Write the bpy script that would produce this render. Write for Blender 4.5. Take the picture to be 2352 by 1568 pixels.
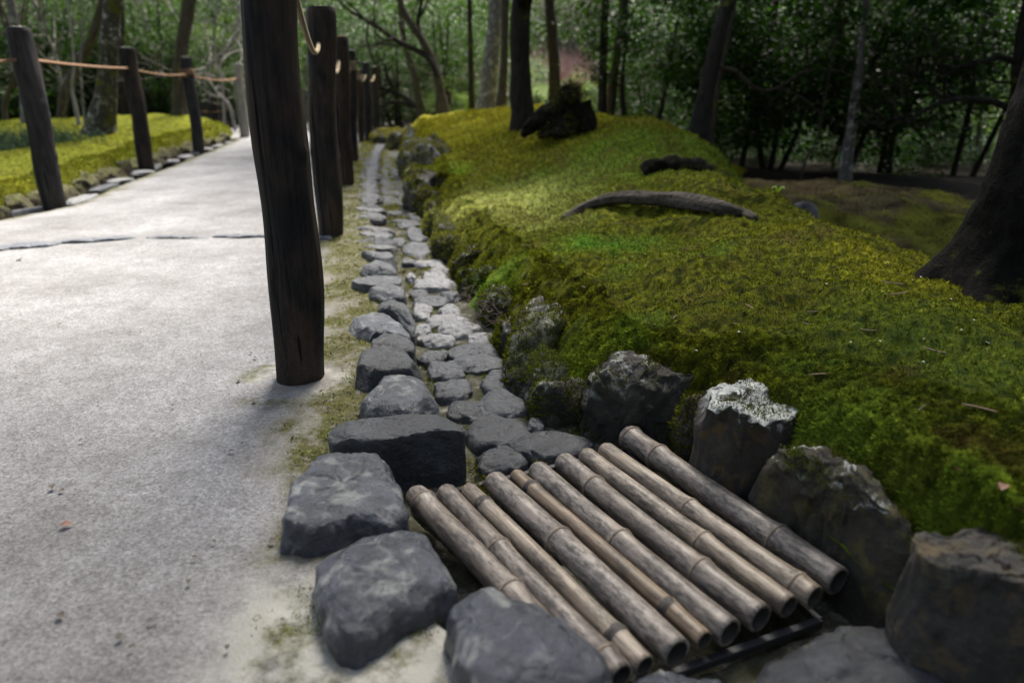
import bpy, math, random
import numpy as np
from mathutils import Vector, Matrix, Euler

for o in list(bpy.data.objects): bpy.data.objects.remove(o)
S = bpy.context.scene
COL = S.collection
random.seed(5)
RNG = np.random.default_rng(11)

# ------------------------------------------------------------------ camera
CAM_H = 0.72
PITCH = math.radians(20.4)
FPX = 1568.0                      # focal length in the measuring grid (2352 x 1568)
cd = bpy.data.cameras.new('camera'); cam = bpy.data.objects.new('camera', cd); COL.objects.link(cam)
cd.sensor_width = 36; cd.lens = 24.0; cd.clip_start = 0.02; cd.clip_end = 500
cam.location = (0, 0, CAM_H); cam.rotation_euler = (math.pi/2 - PITCH, 0, 0)
cd.dof.use_dof = True; cd.dof.focus_distance = 1.6; cd.dof.aperture_fstop = 2.4; cd.dof.aperture_blades = 0
S.camera = cam

# ------------------------------------------------------------------ light
SUN_EL = math.radians(60); SUN_AZ = math.radians(14)      # azimuth clockwise from +Y (straight ahead)
w = bpy.data.worlds.new('World'); S.world = w; w.use_nodes = True
nt = w.node_tree; bg = nt.nodes['Background']
sky = nt.nodes.new('ShaderNodeTexSky'); sky.sky_type = 'NISHITA'; sky.sun_disc = False
sky.sun_elevation = SUN_EL; sky.sun_rotation = SUN_AZ; sky.air_density = 1.0; sky.dust_density = 3.0; sky.ozone_density = 1.0
hsv = nt.nodes.new('ShaderNodeHueSaturation'); hsv.inputs['Saturation'].default_value = 0.7
nt.links.new(sky.outputs[0], hsv.inputs['Color']); nt.links.new(hsv.outputs[0], bg.inputs['Color'])
bg.inputs['Strength'].default_value = 0.062
sl = bpy.data.lights.new('sun', 'SUN'); sl.energy = 3.1; sl.angle = math.radians(20); sl.color = (1.0, 0.95, 0.86)
so = bpy.data.objects.new('sun', sl); COL.objects.link(so)
sd = Vector((math.sin(SUN_AZ)*math.cos(SUN_EL), math.cos(SUN_AZ)*math.cos(SUN_EL), math.sin(SUN_EL)))
so.rotation_euler = sd.to_track_quat('Z', 'Y').to_euler(); so.location = (3, 6, 12)
S.view_settings.view_transform = 'Standard'; S.view_settings.look = 'None'
S.view_settings.exposure = 2.42; S.view_settings.gamma = 1.0
S.render.engine = 'CYCLES'
S.cycles.max_bounces = 6; S.cycles.diffuse_bounces = 3; S.cycles.glossy_bounces = 2; S.cycles.transparent_max_bounces = 4
S.cycles.use_denoising = True

# ------------------------------------------------------------------ maths helpers
def ray(x, y):
    u = (x-1176.0)/FPX; v = (y-784.0)/FPX
    return np.array([u, math.cos(PITCH)-v*math.sin(PITCH), -(math.sin(PITCH)+v*math.cos(PITCH))])
def G(x, y, z=0.0):               # measured picture point -> where it meets height z
    d = ray(x, y); t = (z-CAM_H)/d[2]; return np.array([d[0]*t, d[1]*t, z])
def P(x, y, Y):                   # measured picture point -> point at forward distance Y
    d = ray(x, y); t = Y/d[1]; return np.array([d[0]*t, Y, CAM_H+d[2]*t])

_perm = np.random.default_rng(3).permutation(256).astype(np.int64); _perm = np.concatenate([_perm, _perm, _perm])
_grad = np.random.default_rng(4).normal(size=(256, 3)); _grad /= np.linalg.norm(_grad, axis=1)[:, None]
def pn(p):
    p = np.asarray(p, float); i = np.floor(p).astype(np.int64); f = p-i; i &= 255
    u = f*f*f*(f*(f*6-15)+10); r = 0
    for a in (0, 1):
        wx = u[..., 0] if a else 1-u[..., 0]
        for b in (0, 1):
            wy = u[..., 1] if b else 1-u[..., 1]
            for c in (0, 1):
                wz = u[..., 2] if c else 1-u[..., 2]
                h = _perm[_perm[_perm[(i[..., 0]+a) & 255]+((i[..., 1]+b) & 255)]+((i[..., 2]+c) & 255)]
                g = _grad[h & 255]
                r = r + wx*wy*wz*(g[..., 0]*(f[..., 0]-a)+g[..., 1]*(f[..., 1]-b)+g[..., 2]*(f[..., 2]-c))
    return r*1.6
def fbm(p, oct=4, gain=.5):
    p = np.asarray(p, float); r = 0; a = 1
    for k in range(oct):
        r = r + a*pn(p*(2.03**k)+k*17.3); a *= gain
    return r
def xy3(X, Y, z=0.0): return np.stack([X, Y, np.zeros_like(X)+z], -1)
def sst(x, a=0., b=1.): x = np.clip((x-a)/(b-a), 0, 1); return x*x*(3-2*x)

# ------------------------------------------------------------------ object helpers
def tag(o, label=None, cat=None, group=None, kind=None):
    if label: o['label'] = label
    if cat: o['category'] = cat
    if group: o['group'] = group
    if kind: o['kind'] = kind
    return o
def empty(name, loc, rot=(0, 0, 0)):
    o = bpy.data.objects.new(name, None); o.empty_display_size = .05; COL.objects.link(o)
    o.location = loc; o.rotation_euler = rot; return o
def mkmesh(name, V, F, mat, smooth=True, col=None):
    V = np.asarray(V, np.float32); me = bpy.data.meshes.new(name)
    if isinstance(F, np.ndarray):
        k = F.shape[1]; n = len(F)
        me.vertices.add(len(V)); me.vertices.foreach_set('co', V.ravel())
        me.loops.add(n*k); me.loops.foreach_set('vertex_index', F.astype(np.int32).ravel())
        me.polygons.add(n); me.polygons.foreach_set('loop_start', (np.arange(n)*k).astype(np.int32))
        me.update(calc_edges=True)
    else:
        me.from_pydata(V.tolist(), [], F); me.update()
    if smooth: me.polygons.foreach_set('use_smooth', np.ones(len(me.polygons), bool))
    if col is not None:
        c = np.ones((len(V), 4), np.float32); c[:, :3] = col
        a = me.attributes.new('tint', 'FLOAT_COLOR', 'POINT'); a.data.foreach_set('color', c.ravel())
    me.materials.append(mat); return me
def obj(name, V, F, mat, parent=None, smooth=True, col=None, origin=None):
    V = np.asarray(V, float)
    if origin is not None: V = V-np.asarray(origin)
    me = mkmesh(name, V, F, mat, smooth, col)
    o = bpy.data.objects.new(name, me); COL.objects.link(o)
    if origin is not None: o.location = origin
    if parent is not None: o.parent = parent
    return o
def gridF(n, m, wrap=False):      # n rows, m columns
    mm = m if wrap else m-1
    i, j = np.meshgrid(np.arange(n-1), np.arange(mm), indexing='ij')
    a = i*m+j; b = i*m+(j+1) % m
    return np.stack([a, b, b+m, a+m], -1).reshape(-1, 4)
class MB:
    def __init__(s): s.V = []; s.F = []; s.n = 0
    def add(s, V, F):
        s.V.append(np.asarray(V, float)); s.F.append(np.asarray(F)+s.n); s.n += len(V)
    def get(s): return np.concatenate(s.V), np.concatenate(s.F)
def resample(pts, n):
    pts = np.asarray(pts, float); d = np.r_[0, np.cumsum(np.linalg.norm(np.diff(pts, axis=0), axis=1))]
    m = len(pts)
    # smooth Catmull-Rom through the points
    t = np.linspace(0, d[-1], n); out = np.zeros((n, pts.shape[1]))
    k = np.clip(np.searchsorted(d, t, side='right')-1, 0, m-2)
    f = ((t-d[k])/(d[k+1]-d[k]+1e-9))[:, None]
    p0 = pts[np.maximum(k-1, 0)]; p1 = pts[k]; p2 = pts[k+1]; p3 = pts[np.minimum(k+2, m-1)]
    return .5*((2*p1)+(-p0+p2)*f+(2*p0-5*p1+4*p2-p3)*f**2+(-p0+3*p1-3*p2+p3)*f**3)
def tube(pts, rad, sides=10, rough=0., seed=0, nf=6., closed=True):
    pts = np.asarray(pts, float); n = len(pts); rad = np.broadcast_to(np.asarray(rad, float), (n,))
    T = np.gradient(pts, axis=0); T /= np.linalg.norm(T, axis=1)[:, None]+1e-12
    ref = np.array([0, 0, 1.]) if abs(T[:, 2]).mean() < .8 else np.array([1., 0, 0])
    A = np.cross(T, ref); A /= np.linalg.norm(A, axis=1)[:, None]+1e-12; B = np.cross(T, A)
    th = np.linspace(0, 2*math.pi, sides, endpoint=False)
    D = A[:, None]*np.cos(th)[None, :, None]+B[:, None]*np.sin(th)[None, :, None]
    R = rad[:, None]*np.ones(sides)
    if rough:
        q = pts[:, None]+D*rad[:, None, None]
        R = R*(1+rough*fbm(q*nf+seed*7.7, 3))
    V = (pts[:, None]+D*R[..., None]).reshape(-1, 3); F = gridF(n, sides, True)
    if closed:
        V = np.vstack([V, pts[0], pts[-1]]); a = n*sides
        j = np.arange(sides); jj = (j+1) % sides
        F = np.vstack([F, np.stack([np.full(sides, a), jj, j, j], -1)*1, np.stack([np.full(sides, a+1), (n-1)*sides+j, (n-1)*sides+jj, (n-1)*sides+jj], -1)])
    return V, F
def fixF(F):                      # drop doubled corners (triangles stored as quads)
    return [tuple(dict.fromkeys(f)) for f in F.tolist()]

# ------------------------------------------------------------------ materials
def new_mat(name):
    m = bpy.data.materials.new(name); m.use_nodes = True; n = m.node_tree
    return m, n, n.nodes['Principled BSDF']
def N(n, t, **kw):
    x = n.nodes.new('ShaderNode'+t)
    for k, v in kw.items():
        if k in x.inputs: x.inputs[k].default_value = v
        else: setattr(x, k, v)
    return x
def coords(n, scale=(1, 1, 1), kind='Object'):
    tc = N(n, 'TexCoord'); mp = N(n, 'Mapping'); mp.inputs['Scale'].default_value = scale
    n.links.new(tc.outputs[kind], mp.inputs['Vector']); return mp.outputs[0]
def noise(n, vec, scale, detail=6, rough=.6, dist=0.):
    x = N(n, 'TexNoise', Scale=scale, Detail=detail, Roughness=rough, Distortion=dist); n.links.new(vec, x.inputs['Vector']); return x.outputs['Fac']
def ramp(n, fac, stops, interp='LINEAR'):
    r = N(n, 'ValToRGB'); e = r.color_ramp.elements; r.color_ramp.interpolation = interp
    while len(e) < len(stops): e.new(.5)
    for k, (p, c) in enumerate(stops):
        e[k].position = p; e[k].color = (*c, 1) if len(c) == 3 else c
    n.links.new(fac, r.inputs[0]); return r.outputs[0]
def bw(a, b): return [(a, (0, 0, 0)), (b, (1, 1, 1))]
def mix(n, fac, a, b, mode='MIX'):
    x = N(n, 'Mix', data_type='RGBA', blend_type=mode)
    if isinstance(fac, (int, float)): x.inputs[0].default_value = fac
    else: n.links.new(fac, x.inputs[0])
    for s, v in ((6, a), (7, b)):
        if isinstance(v, tuple): x.inputs[s].default_value = (*v, 1)
        else: n.links.new(v, x.inputs[s])
    return x.outputs[2]
def mul(n, a, b, op='MULTIPLY'):
    x = N(n, 'Math', operation=op)
    for s, v in ((0, a), (1, b)):
        if isinstance(v, (int, float)): x.inputs[s].default_value = v
        else: n.links.new(v, x.inputs[s])
    return x.outputs[0]
def bump(n, b, h, strength=.5, dist=.01, prev=None):
    x = N(n, 'Bump'); x.inputs['Strength'].default_value = strength; x.inputs['Distance'].default_value = dist
    n.links.new(h, x.inputs['Height'])
    if prev is not None: n.links.new(prev, x.inputs['Normal'])
    n.links.new(x.outputs[0], b.inputs['Normal']); return x.outputs[0]
def upness(n, lo, hi):
    g = N(n, 'NewGeometry'); s = N(n, 'SeparateXYZ'); n.links.new(g.outputs['Normal'], s.inputs[0])
    return ramp(n, s.outputs[2], bw(lo, hi))

def stone_mat(name, c1, c2, c3, lichen=0., moss=0., rough=.6, sc=1., lcol=(.30, .30, .27), bstr=.5, ocol=None):
    m, n, b = new_mat(name); v = coords(n, (sc, sc, sc))
    big = noise(n, v, 9, 5, .6); fine = noise(n, v, 60, 8, .7); sp = noise(n, v, 350, 3, .7)
    c = ramp(n, big, [(.3, c1), (.55, c2), (.75, c3)])
    c = mix(n, .85, c, ramp(n, fine, [(.3, (.35, .35, .35)), (.7, (1.35, 1.35, 1.35))]), 'MULTIPLY')
    c = mix(n, .5, c, ramp(n, sp, [(.35, (.55, .55, .55)), (.65, (1.3, 1.3, 1.3))]), 'MULTIPLY')
    if ocol:
        c = mix(n, ramp(n, noise(n, v, 22, 4, .6, .5), bw(.52, .68)), c, ocol)
    if moss:
        mm = mul(n, ramp(n, noise(n, v, 26, 6, .75), bw(.72-moss*.4, .82-moss*.4)), upness(n, -.2, .7))
        c = mix(n, mm, c, ramp(n, noise(n, v, 120, 4), [(.35, (.018, .022, .004)), (.65, (.11, .115, .016))]))
    if lichen:
        lm = mul(n, ramp(n, noise(n, v, 13, 7, .7, .6), bw(.66-lichen*.3, .70-lichen*.3)), upness(n, .35, .7))
        c = mix(n, lm, c, mix(n, ramp(n, noise(n, v, 90, 5), bw(.4, .6)), lcol, tuple(x*.72 for x in lcol)))
    n.links.new(c, b.inputs['Base Color'])
    n.links.new(ramp(n, fine, [(.2, (rough-.12,)*3), (.8, (rough+.15,)*3)]), b.inputs['Roughness'])
    b1 = bump(n, b, big, bstr*.7, .03); b2 = bump(n, b, fine, bstr, .010, b1); b3 = bump(n, b, noise(n, coords(n, (sc, sc*.35, sc*1.4)), 45, 6, .7, 1.2), bstr*.8, .008, b2); bump(n, b, sp, bstr*.8, .002, b3)
    return m

M = {}
M['river'] = stone_mat('river_stone', (.020, .023, .032), (.056, .062, .082), (.12, .128, .155), rough=.34, ocol=(.22, .225, .215), bstr=.8)
M['river2'] = stone_mat('river_stone_brown', (.020, .021, .024), (.045, .048, .055), (.095, .099, .110), moss=.25, rough=.42, bstr=.8)
M['cobble'] = stone_mat('gutter_cobble', (.035, .038, .045), (.085, .089, .10), (.18, .186, .20), moss=.3, rough=.42, bstr=.9)
M['cobblepale'] = stone_mat('gutter_cobble_pale', (.14, .14, .145), (.25, .25, .255), (.38, .375, .37), moss=.1, bstr=.8, rough=.65)  # lighter cobble; sunlight on the middle and far gutter put into colour
M['stripst'] = stone_mat('strip_stone', (.06, .065, .08), (.10, .108, .13), (.18, .19, .22), rough=.5, bstr=.8)
M['kerb_sunlit'] = stone_mat('kerb_sunlit_stone', (.13, .13, .135), (.24, .24, .245), (.38, .38, .385), moss=.3, rough=.6, bstr=.8)  # brighter copy for stones in sun, the sunlight put into the colour
M['bank'] = stone_mat('bank_rock', (.018, .015, .011), (.040, .034, .026), (.085, .075, .06), lichen=.42, moss=.45, rough=.8, bstr=.9, lcol=(.28, .28, .25))
M['banklichen'] = stone_mat('bank_rock_white_lichen', (.018, .015, .011), (.040, .033, .024), (.08, .068, .05), lichen=.85, moss=.3, rough=.8, bstr=.9, lcol=(.50, .51, .48), ocol=(.09, .055, .015))
M['bankdark'] = stone_mat('bank_rock_dark', (.028, .024, .019), (.055, .048, .040), (.11, .10, .09), lichen=.15, moss=.30, rough=.75, bstr=.8, ocol=(.12, .085, .04))
M['bankhump'] = stone_mat('bank_rock_hump', (.020, .016, .010), (.048, .040, .026), (.10, .085, .06), lichen=.40, moss=.45, rough=.8, bstr=.9, lcol=(.42, .43, .40), ocol=(.10, .08, .02))
M['bankgrey'] = stone_mat('bank_rock_grey', (.028, .026, .022), (.065, .062, .055), (.14, .135, .125), lichen=.4, moss=.6, rough=.8, bstr=1.)
M['leftrock'] = stone_mat('left_rock', (.022, .016, .009), (.06, .042, .022), (.13, .10, .06), moss=.75, rough=.9, bstr=1.)

M['river'].node_tree.nodes['Principled BSDF'].inputs['Specular IOR Level'].default_value = .7
def moss_mat(name, trans=0.25, bumpy=True):
    m, n, b = new_mat(name)
    at = N(n, 'Attribute', attribute_name='tint'); c = at.outputs['Color']
    v = coords(n)
    c = mix(n, .85, c, ramp(n, noise(n, v, 70, 6, .75), [(.3, (.35, .38, .35)), (.5, (.9, .9, .9)), (.72, (1.7, 1.65, 1.5))]), 'MULTIPLY')
    n.links.new(c, b.inputs['Base Color']); b.inputs['Roughness'].default_value = .9
    b.inputs['Specular IOR Level'].default_value = .06
    if bumpy: bump(n, b, noise(n, v, 160, 6, .8), 1., .012)
    if trans:
        t = N(n, 'BsdfTranslucent'); n.links.new(c, t.inputs['Color']); ms = N(n, 'MixShader'); ms.inputs[0].default_value = trans
        n.links.new(b.outputs[0], ms.inputs[1]); n.links.new(t.outputs[0], ms.inputs[2])
        n.links.new(ms.outputs[0], n.nodes['Material Output'].inputs['Surface'])
    return m
M['moss'] = moss_mat('moss_mat', 0, True)
M['mossblade'] = moss_mat('moss_blade_mat', .3, False)

def leaf_mat(name, c1, c2, trans=.3, rough=.4, spec=.5):
    m, n, b = new_mat(name); v = coords(n)
    g = N(n, 'NewGeometry'); r = g.outputs['Random Per Island']
    c = ramp(n, r, [(0., c1), (.75, c2), (1., tuple(min(1, x*1.7) for x in c2))])
    c = mix(n, .6, c, ramp(n, noise(n, v, 1.6, 3), [(.35, (.55, .6, .6)), (.65, (1.25, 1.25, 1.1))]), 'MULTIPLY')
    n.links.new(c, b.inputs['Base Color']); b.inputs['Roughness'].default_value = rough; b.inputs['Specular IOR Level'].default_value = spec
    t = N(n, 'BsdfTranslucent'); n.links.new(mix(n, 1., c, (1.5, 1.7, .5), 'MULTIPLY'), t.inputs['Color'])
    ms = N(n, 'MixShader'); ms.inputs[0].default_value = trans
    n.links.new(b.outputs[0], ms.inputs[1]); n.links.new(t.outputs[0], ms.inputs[2]); n.links.new(ms.outputs[0], n.nodes['Material Output'].inputs['Surface'])
    return m
M['leafdark'] = leaf_mat('leaf_dark', (.005, .015, .002), (.015, .040, .005), .35, .5, .09)
M['leafmid'] = leaf_mat('leaf_mid', (.008, .020, .004), (.030, .064, .010), .34, .5, .12)
M['leafbright'] = leaf_mat('leaf_bright', (.06, .11, .015), (.16, .24, .03), .4, .45)
M['leafgrey'] = leaf_mat('leaf_grey', (.014, .034, .010), (.045, .085, .030), .3, .42, .25)
M['leafhaze'] = leaf_mat('leaf_haze', (.045, .075, .045), (.10, .15, .075), .3, .6)  # paler and greyer: distance haze put into the leaf colour

def bark_mat(name, c1, c2, moss=0., lichen=0., sc=1., zs=.22, bstr=.9, rough=.85):
    m, n, b = new_mat(name); v = coords(n, (sc, sc, sc*zs)); v2 = coords(n)
    a = noise(n, v, 38, 6, .7, .4); c = ramp(n, a, [(.3, c1), (.7, c2)])
    if lichen: c = mix(n, ramp(n, noise(n, v2, 14, 6, .7), bw(.72-lichen*.4, .76-lichen*.4)), c, (.30, .29, .26))
    if moss: c = mix(n, ramp(n, noise(n, v2, 7, 6, .7), bw(.70-moss*.4, .78-moss*.4)), c, (.075, .08, .012))
    n.links.new(c, b.inputs['Base Color']); b.inputs['Roughness'].default_value = rough; b.inputs['Specular IOR Level'].default_value = .08
    p = bump(n, b, a, bstr, .02); bump(n, b, noise(n, v2, 140, 4, .7), bstr*.6, .004, p); return m
M['barkdark'] = bark_mat('bark_dark', (.008, .007, .006), (.040, .034, .028), moss=.25)
M['barkbig'] = bark_mat('bark_foreground', (.003, .0028, .0025), (.016, .014, .011), moss=.30, zs=.8, bstr=1.)
M['barkmid'] = bark_mat('bark_brown', (.025, .02, .015), (.09, .075, .058), moss=.3, lichen=.1)
M['barkpale'] = bark_mat('bark_pale', (.06, .055, .048), (.17, .16, .145), lichen=.45)
M['barkwhite'] = bark_mat('bark_white', (.12, .11, .10), (.30, .28, .26), lichen=.2)
M['barkmoss'] = bark_mat('bark_mossy', (.02, .017, .013), (.08, .07, .055), moss=.45, lichen=.45)
M['stump'] = bark_mat('stump_bark', (.004, .0035, .0025), (.018, .015, .009), moss=.30, zs=.6)
M['rootwood'] = bark_mat('root_wood', (.018, .014, .011), (.15, .13, .11), sc=1., zs=1., bstr=1., rough=.75)
# the driftwood root runs along X: stretch its grain that way
for nd in M['rootwood'].node_tree.nodes:
    if nd.type == 'MAPPING' and tuple(nd.inputs['Scale'].default_value) == (1, 1, 1): nd.inputs['Scale'].default_value = (.12, 1.6, 1.6); break

def post_mat(name, dark, mid, warm, wamt=.5):
    m, n, b = new_mat(name); v = coords(n, (1, 1, .045)); v2 = coords(n, (1, 1, .35))
    g = noise(n, v, 110, 6, .65, .3); h = noise(n, v2, 9, 5, .65)
    c = ramp(n, g, [(.3, dark), (.72, mid)])
    c = mix(n, ramp(n, h, [(.45, (0, 0, 0)), (.75, (wamt,)*3)]), c, warm)
    ck = noise(n, coords(n, (1, 1, .02)), 30, 3, .5, .2)
    c = mix(n, ramp(n, ck, [(.36, (1, 1, 1)), (.385, (0, 0, 0))]), c, tuple(x*.25 for x in dark))
    sp = noise(n, coords(n), 420, 2, .6); s0 = N(n, 'SeparateXYZ'); n.links.new(coords(n), s0.inputs[0])
    low = ramp(n, s0.outputs[2], [(.0, (1, 1, 1)), (.28, (0, 0, 0))])
    c = mix(n, mul(n, ramp(n, sp, bw(.60, .70)), mul(n, low, .5)), c, (.25, .24, .22))
    n.links.new(c, b.inputs['Base Color']); b.inputs['Roughness'].default_value = .7; b.inputs['Specular IOR Level'].default_value = .12
    p = bump(n, b, ck, .5, .006); p = bump(n, b, g, .65, .004, p); bump(n, b, noise(n, coords(n), 300, 3), .25, .0015, p)
    return m
M['post'] = post_mat('post_wood_charred', (.0035, .0035, .004), (.028, .025, .0225), (.085, .053, .034), .75)
M['postbrown'] = post_mat('post_wood_brown', (.008, .006, .005), (.036, .028, .020), (.085, .05, .026), .7)
M['postgrey'] = post_mat('post_wood_grey', (.006, .0055, .006), (.042, .038, .040), (.08, .072, .07), .6)
M['postsunlit'] = post_mat('post_wood_sunlit', (.10, .09, .075), (.30, .28, .24), (.40, .37, .32), .6)  # sunlit tone of the post wood put into its colour
def plain(name, c, rough=.7, sc=80, var=.4, metal=0, bs=.3):
    m, n, b = new_mat(name); v = coords(n); f = noise(n, v, sc, 5, .65)
    n.links.new(ramp(n, f, [(.3, tuple(x*(1-var) for x in c)), (.7, tuple(min(1, x*(1+var)) for x in c))]), b.inputs['Base Color'])
    b.inputs['Roughness'].default_value = rough; b.inputs['Metallic'].default_value = metal; bump(n, b, f, bs, .002); return m
M['endgrain'] = plain('end_grain', (.22, .17, .12)); M['endgrey'] = plain('end_grain_grey', (.24, .23, .21)); M['endorange'] = plain('end_grain_orange', (.42, .24, .11))
M['iron'] = plain('black_iron', (.012, .012, .015), .6, 200, .3, 0)
M['twig'] = plain('twig_brown', (.16, .10, .06)); M['pinktwig'] = plain('pink_twig', (.30, .21, .19), .8, 2., .35)
M['petal'] = plain('petal_white', (.4, .39, .35)); M['fleaf'] = plain('fallen_leaf', (.15, .06, .03), .6)
M['fleafdark'] = plain('fallen_leaf_dark', (.05, .035, .02), .6)
M['rootlet'] = plain('rootlet_grey', (.10, .075, .06), .9)
M['ferngreen'] = plain('grass_green', (.05, .09, .04), .6, 9, .5)
# rope: fine diagonal strands
def rope_mat(name, c):
    m, n, b = new_mat(name); v = coords(n); wv = N(n, 'TexWave', Scale=90., Distortion=1.5, Detail=2.); wv.bands_direction = 'DIAGONAL'; n.links.new(v, wv.inputs['Vector'])
    n.links.new(ramp(n, wv.outputs['Fac'], [(.1, tuple(x*.35 for x in c)), (.6, c)]), b.inputs['Base Color']); b.inputs['Roughness'].default_value = .9
    bump(n, b, wv.outputs['Fac'], 1., .004); return m
M['rope'] = rope_mat('rope_orange', (.34, .19, .10)); M['ropepale'] = rope_mat('rope_tan', (.46, .36, .22))

def bamboo_mat(name, pale, tan, mould, amt, streak):
    m, n, b = new_mat(name); v = coords(n, (1, .30, 1)); vs = coords(n, (1, .03, 1)); oi = N(n, 'ObjectInfo')
    add = N(n, 'VectorMath', operation='ADD'); n.links.new(v, add.inputs[0]); n.links.new(oi.outputs['Random'], add.inputs[1]); v = add.outputs[0]
    blot = noise(n, v, 26, 8, .72, .5); fine = noise(n, v, 150, 6, .75); st = noise(n, vs, 160, 4, .6)
    c = ramp(n, noise(n, v, 12, 4, .6), [(.35, tan), (.65, pale)])
    c = mix(n, streak, c, ramp(n, st, [(.35, (.42, .36, .28)), (.6, (1.15, 1.12, 1.05))]), 'MULTIPLY')
    mk = ramp(n, blot, bw(.60-amt*.2, .72-amt*.2)); mk2 = mul(n, mk, ramp(n, fine, [(.38, (.25,)*3), (.6, (1, 1, 1))]))
    c = mix(n, mul(n, mk2, .95), c, mould)
    c = mix(n, ramp(n, fine, [(.56, (0, 0, 0)), (.75, (.7,)*3)]), c, tuple(x*1.7 for x in mould))
    n.links.new(c, b.inputs['Base Color']); b.inputs['Roughness'].default_value = .48; b.inputs['Specular IOR Level'].default_value = .45
    p = bump(n, b, st, .25, .002); bump(n, b, fine, .25, .001, p); return m
BAM = [bamboo_mat('bamboo_greyed', (.36, .32, .295), (.20, .165, .135), (.032, .026, .022), 1.15, .55),
       bamboo_mat('bamboo_tan', (.34, .29, .245), (.20, .16, .115), (.035, .028, .022), .9, .75),
       bamboo_mat('bamboo_streaked', (.28, .22, .165), (.15, .11, .075), (.03, .024, .018), .7, .95)]
M['bamnode'] = plain('bamboo_node_dark', (.035, .028, .024), .7, 90, .6); M['bamnode2'] = plain('bamboo_node_tan', (.17, .13, .095), .7, 90, .5)
M['baminner'] = plain('bamboo_inside', (.035, .029, .022), .8, 60, .4)

def path_mat():
    m, n, b = new_mat('path_gravel'); v = coords(n)
    f1 = noise(n, v, 2.2, 5, .6); f2 = noise(n, v, 14, 6, .7); f3 = noise(n, v, 130, 5, .8)
    vo = N(n, 'TexVoronoi', Scale=210.); n.links.new(v, vo.inputs['Vector'])
    c = ramp(n, f1, [(.3, (.130, .126, .127)), (.55, (.198, .197, .203)), (.75, (.25, .249, .258))])
    c = mix(n, .55, c, ramp(n, f2, [(.3, (.62, .59, .56)), (.6, (1.08, 1.08, 1.08))]), 'MULTIPLY')
    c = mix(n, .6, c, ramp(n, f3, [(.33, (.42, .41, .42)), (.52, (1., 1., 1.)), (.7, (1.45, 1.42, 1.38))]), 'MULTIPLY')
    c = mix(n, .45, c, ramp(n, N_sep(n, vo.outputs['Color']), [(.1, (.5, .48, .46)), (.5, (1, 1, 1)), (.95, (1.5, 1.5, 1.5))]), 'MULTIPLY')
    f4 = noise(n, v, 42, 6, .75, .4); c = mix(n, .45, c, ramp(n, f4, [(.3, (.5, .47, .45)), (.5, (1., .99, .98)), (.7, (1.35, 1.33, 1.32))]), 'MULTIPLY')
    # long thin cracks
    vm = coords(n, (1, .6, 1)); no = N(n, 'TexNoise', Scale=1.6, Detail=6.); n.links.new(vm, no.inputs['Vector'])
    ad = mix(n, .35, vm, no.outputs['Color']); vc = N(n, 'TexVoronoi', Scale=.55, feature='DISTANCE_TO_EDGE'); n.links.new(ad, vc.inputs['Vector'])
    crack = mul(n, ramp(n, vc.outputs['Distance'], [(.0015, (1, 1, 1)), (.006, (0, 0, 0))]), ramp(n, noise(n, v, .9, 3), bw(.48, .56)))
    c = mix(n, mul(n, crack, .7), c, (.10, .09, .075))
    # moss, edge dirt and a browner near end where the tint attribute says so
    at = N(n, 'Attribute', attribute_name='tint'); sp = N(n, 'SeparateColor'); n.links.new(at.outputs['Color'], sp.inputs[0])
    mo = mul(n, sp.outputs[0], ramp(n, noise(n, v, 30, 8, .8), [(.36, (0, 0, 0)), (.56, (2, 2, 2))])); mo.node.use_clamp = True
    mo2 = mul(n, mo, 1.0)
    di = mul(n, sp.outputs[1], ramp(n, f2, [(.3, (.5,)*3), (.7, (1, 1, 1))]))
    c = mix(n, di, c, ramp(n, f3, [(.3, (.07, .058, .045)), (.7, (.24, .215, .18))]))
    c = mix(n, mo2, c, ramp(n, noise(n, v, 90, 5, .75), [(.3, (.018, .017, .005)), (.5, (.055, .052, .011)), (.7, (.11, .11, .018))]))
    c = mix(n, mul(n, sp.outputs[2], ramp(n, f2, bw(.35, .55))), c, (.36, .345, .31))
    n.links.new(c, b.inputs['Base Color']); b.inputs['Roughness'].default_value = .85; b.inputs['Specular IOR Level'].default_value = .3
    p = bump(n, b, f2, .35, .01); p = bump(n, b, f3, .8, .0035, p); bump(n, b, vo.outputs['Distance'], .6, .002, p)
    return m
def N_sep(n, c):
    s = N(n, 'SeparateColor'); n.links.new(c, s.inputs[0]); return s.outputs[0]
M['path'] = path_mat()
def soil_mat(name, a, b_, c_, sc=1.):
    m, n, b = new_mat(name); v = coords(n, (sc,)*3); f = noise(n, v, 18, 8, .75); g = noise(n, v, 140, 5, .8)
    c = ramp(n, f, [(.3, a), (.5, b_), (.7, c_)]); c = mix(n, .7, c, ramp(n, g, [(.3, (.4,)*3), (.7, (1.5,)*3)]), 'MULTIPLY')
    n.links.new(c, b.inputs['Base Color']); b.inputs['Roughness'].default_value = .9; b.inputs['Specular IOR Level'].default_value = .08
    p = bump(n, b, f, .6, .01/sc); bump(n, b, g, .8, .004/sc, p); return m
M['bed'] = soil_mat('gutter_mortar', (.022, .025, .009), (.065, .062, .042), (.24, .228, .20))
M['forest'] = soil_mat('forest_soil', (.006, .005, .004), (.018, .014, .010), (.04, .03, .02), .12)

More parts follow.
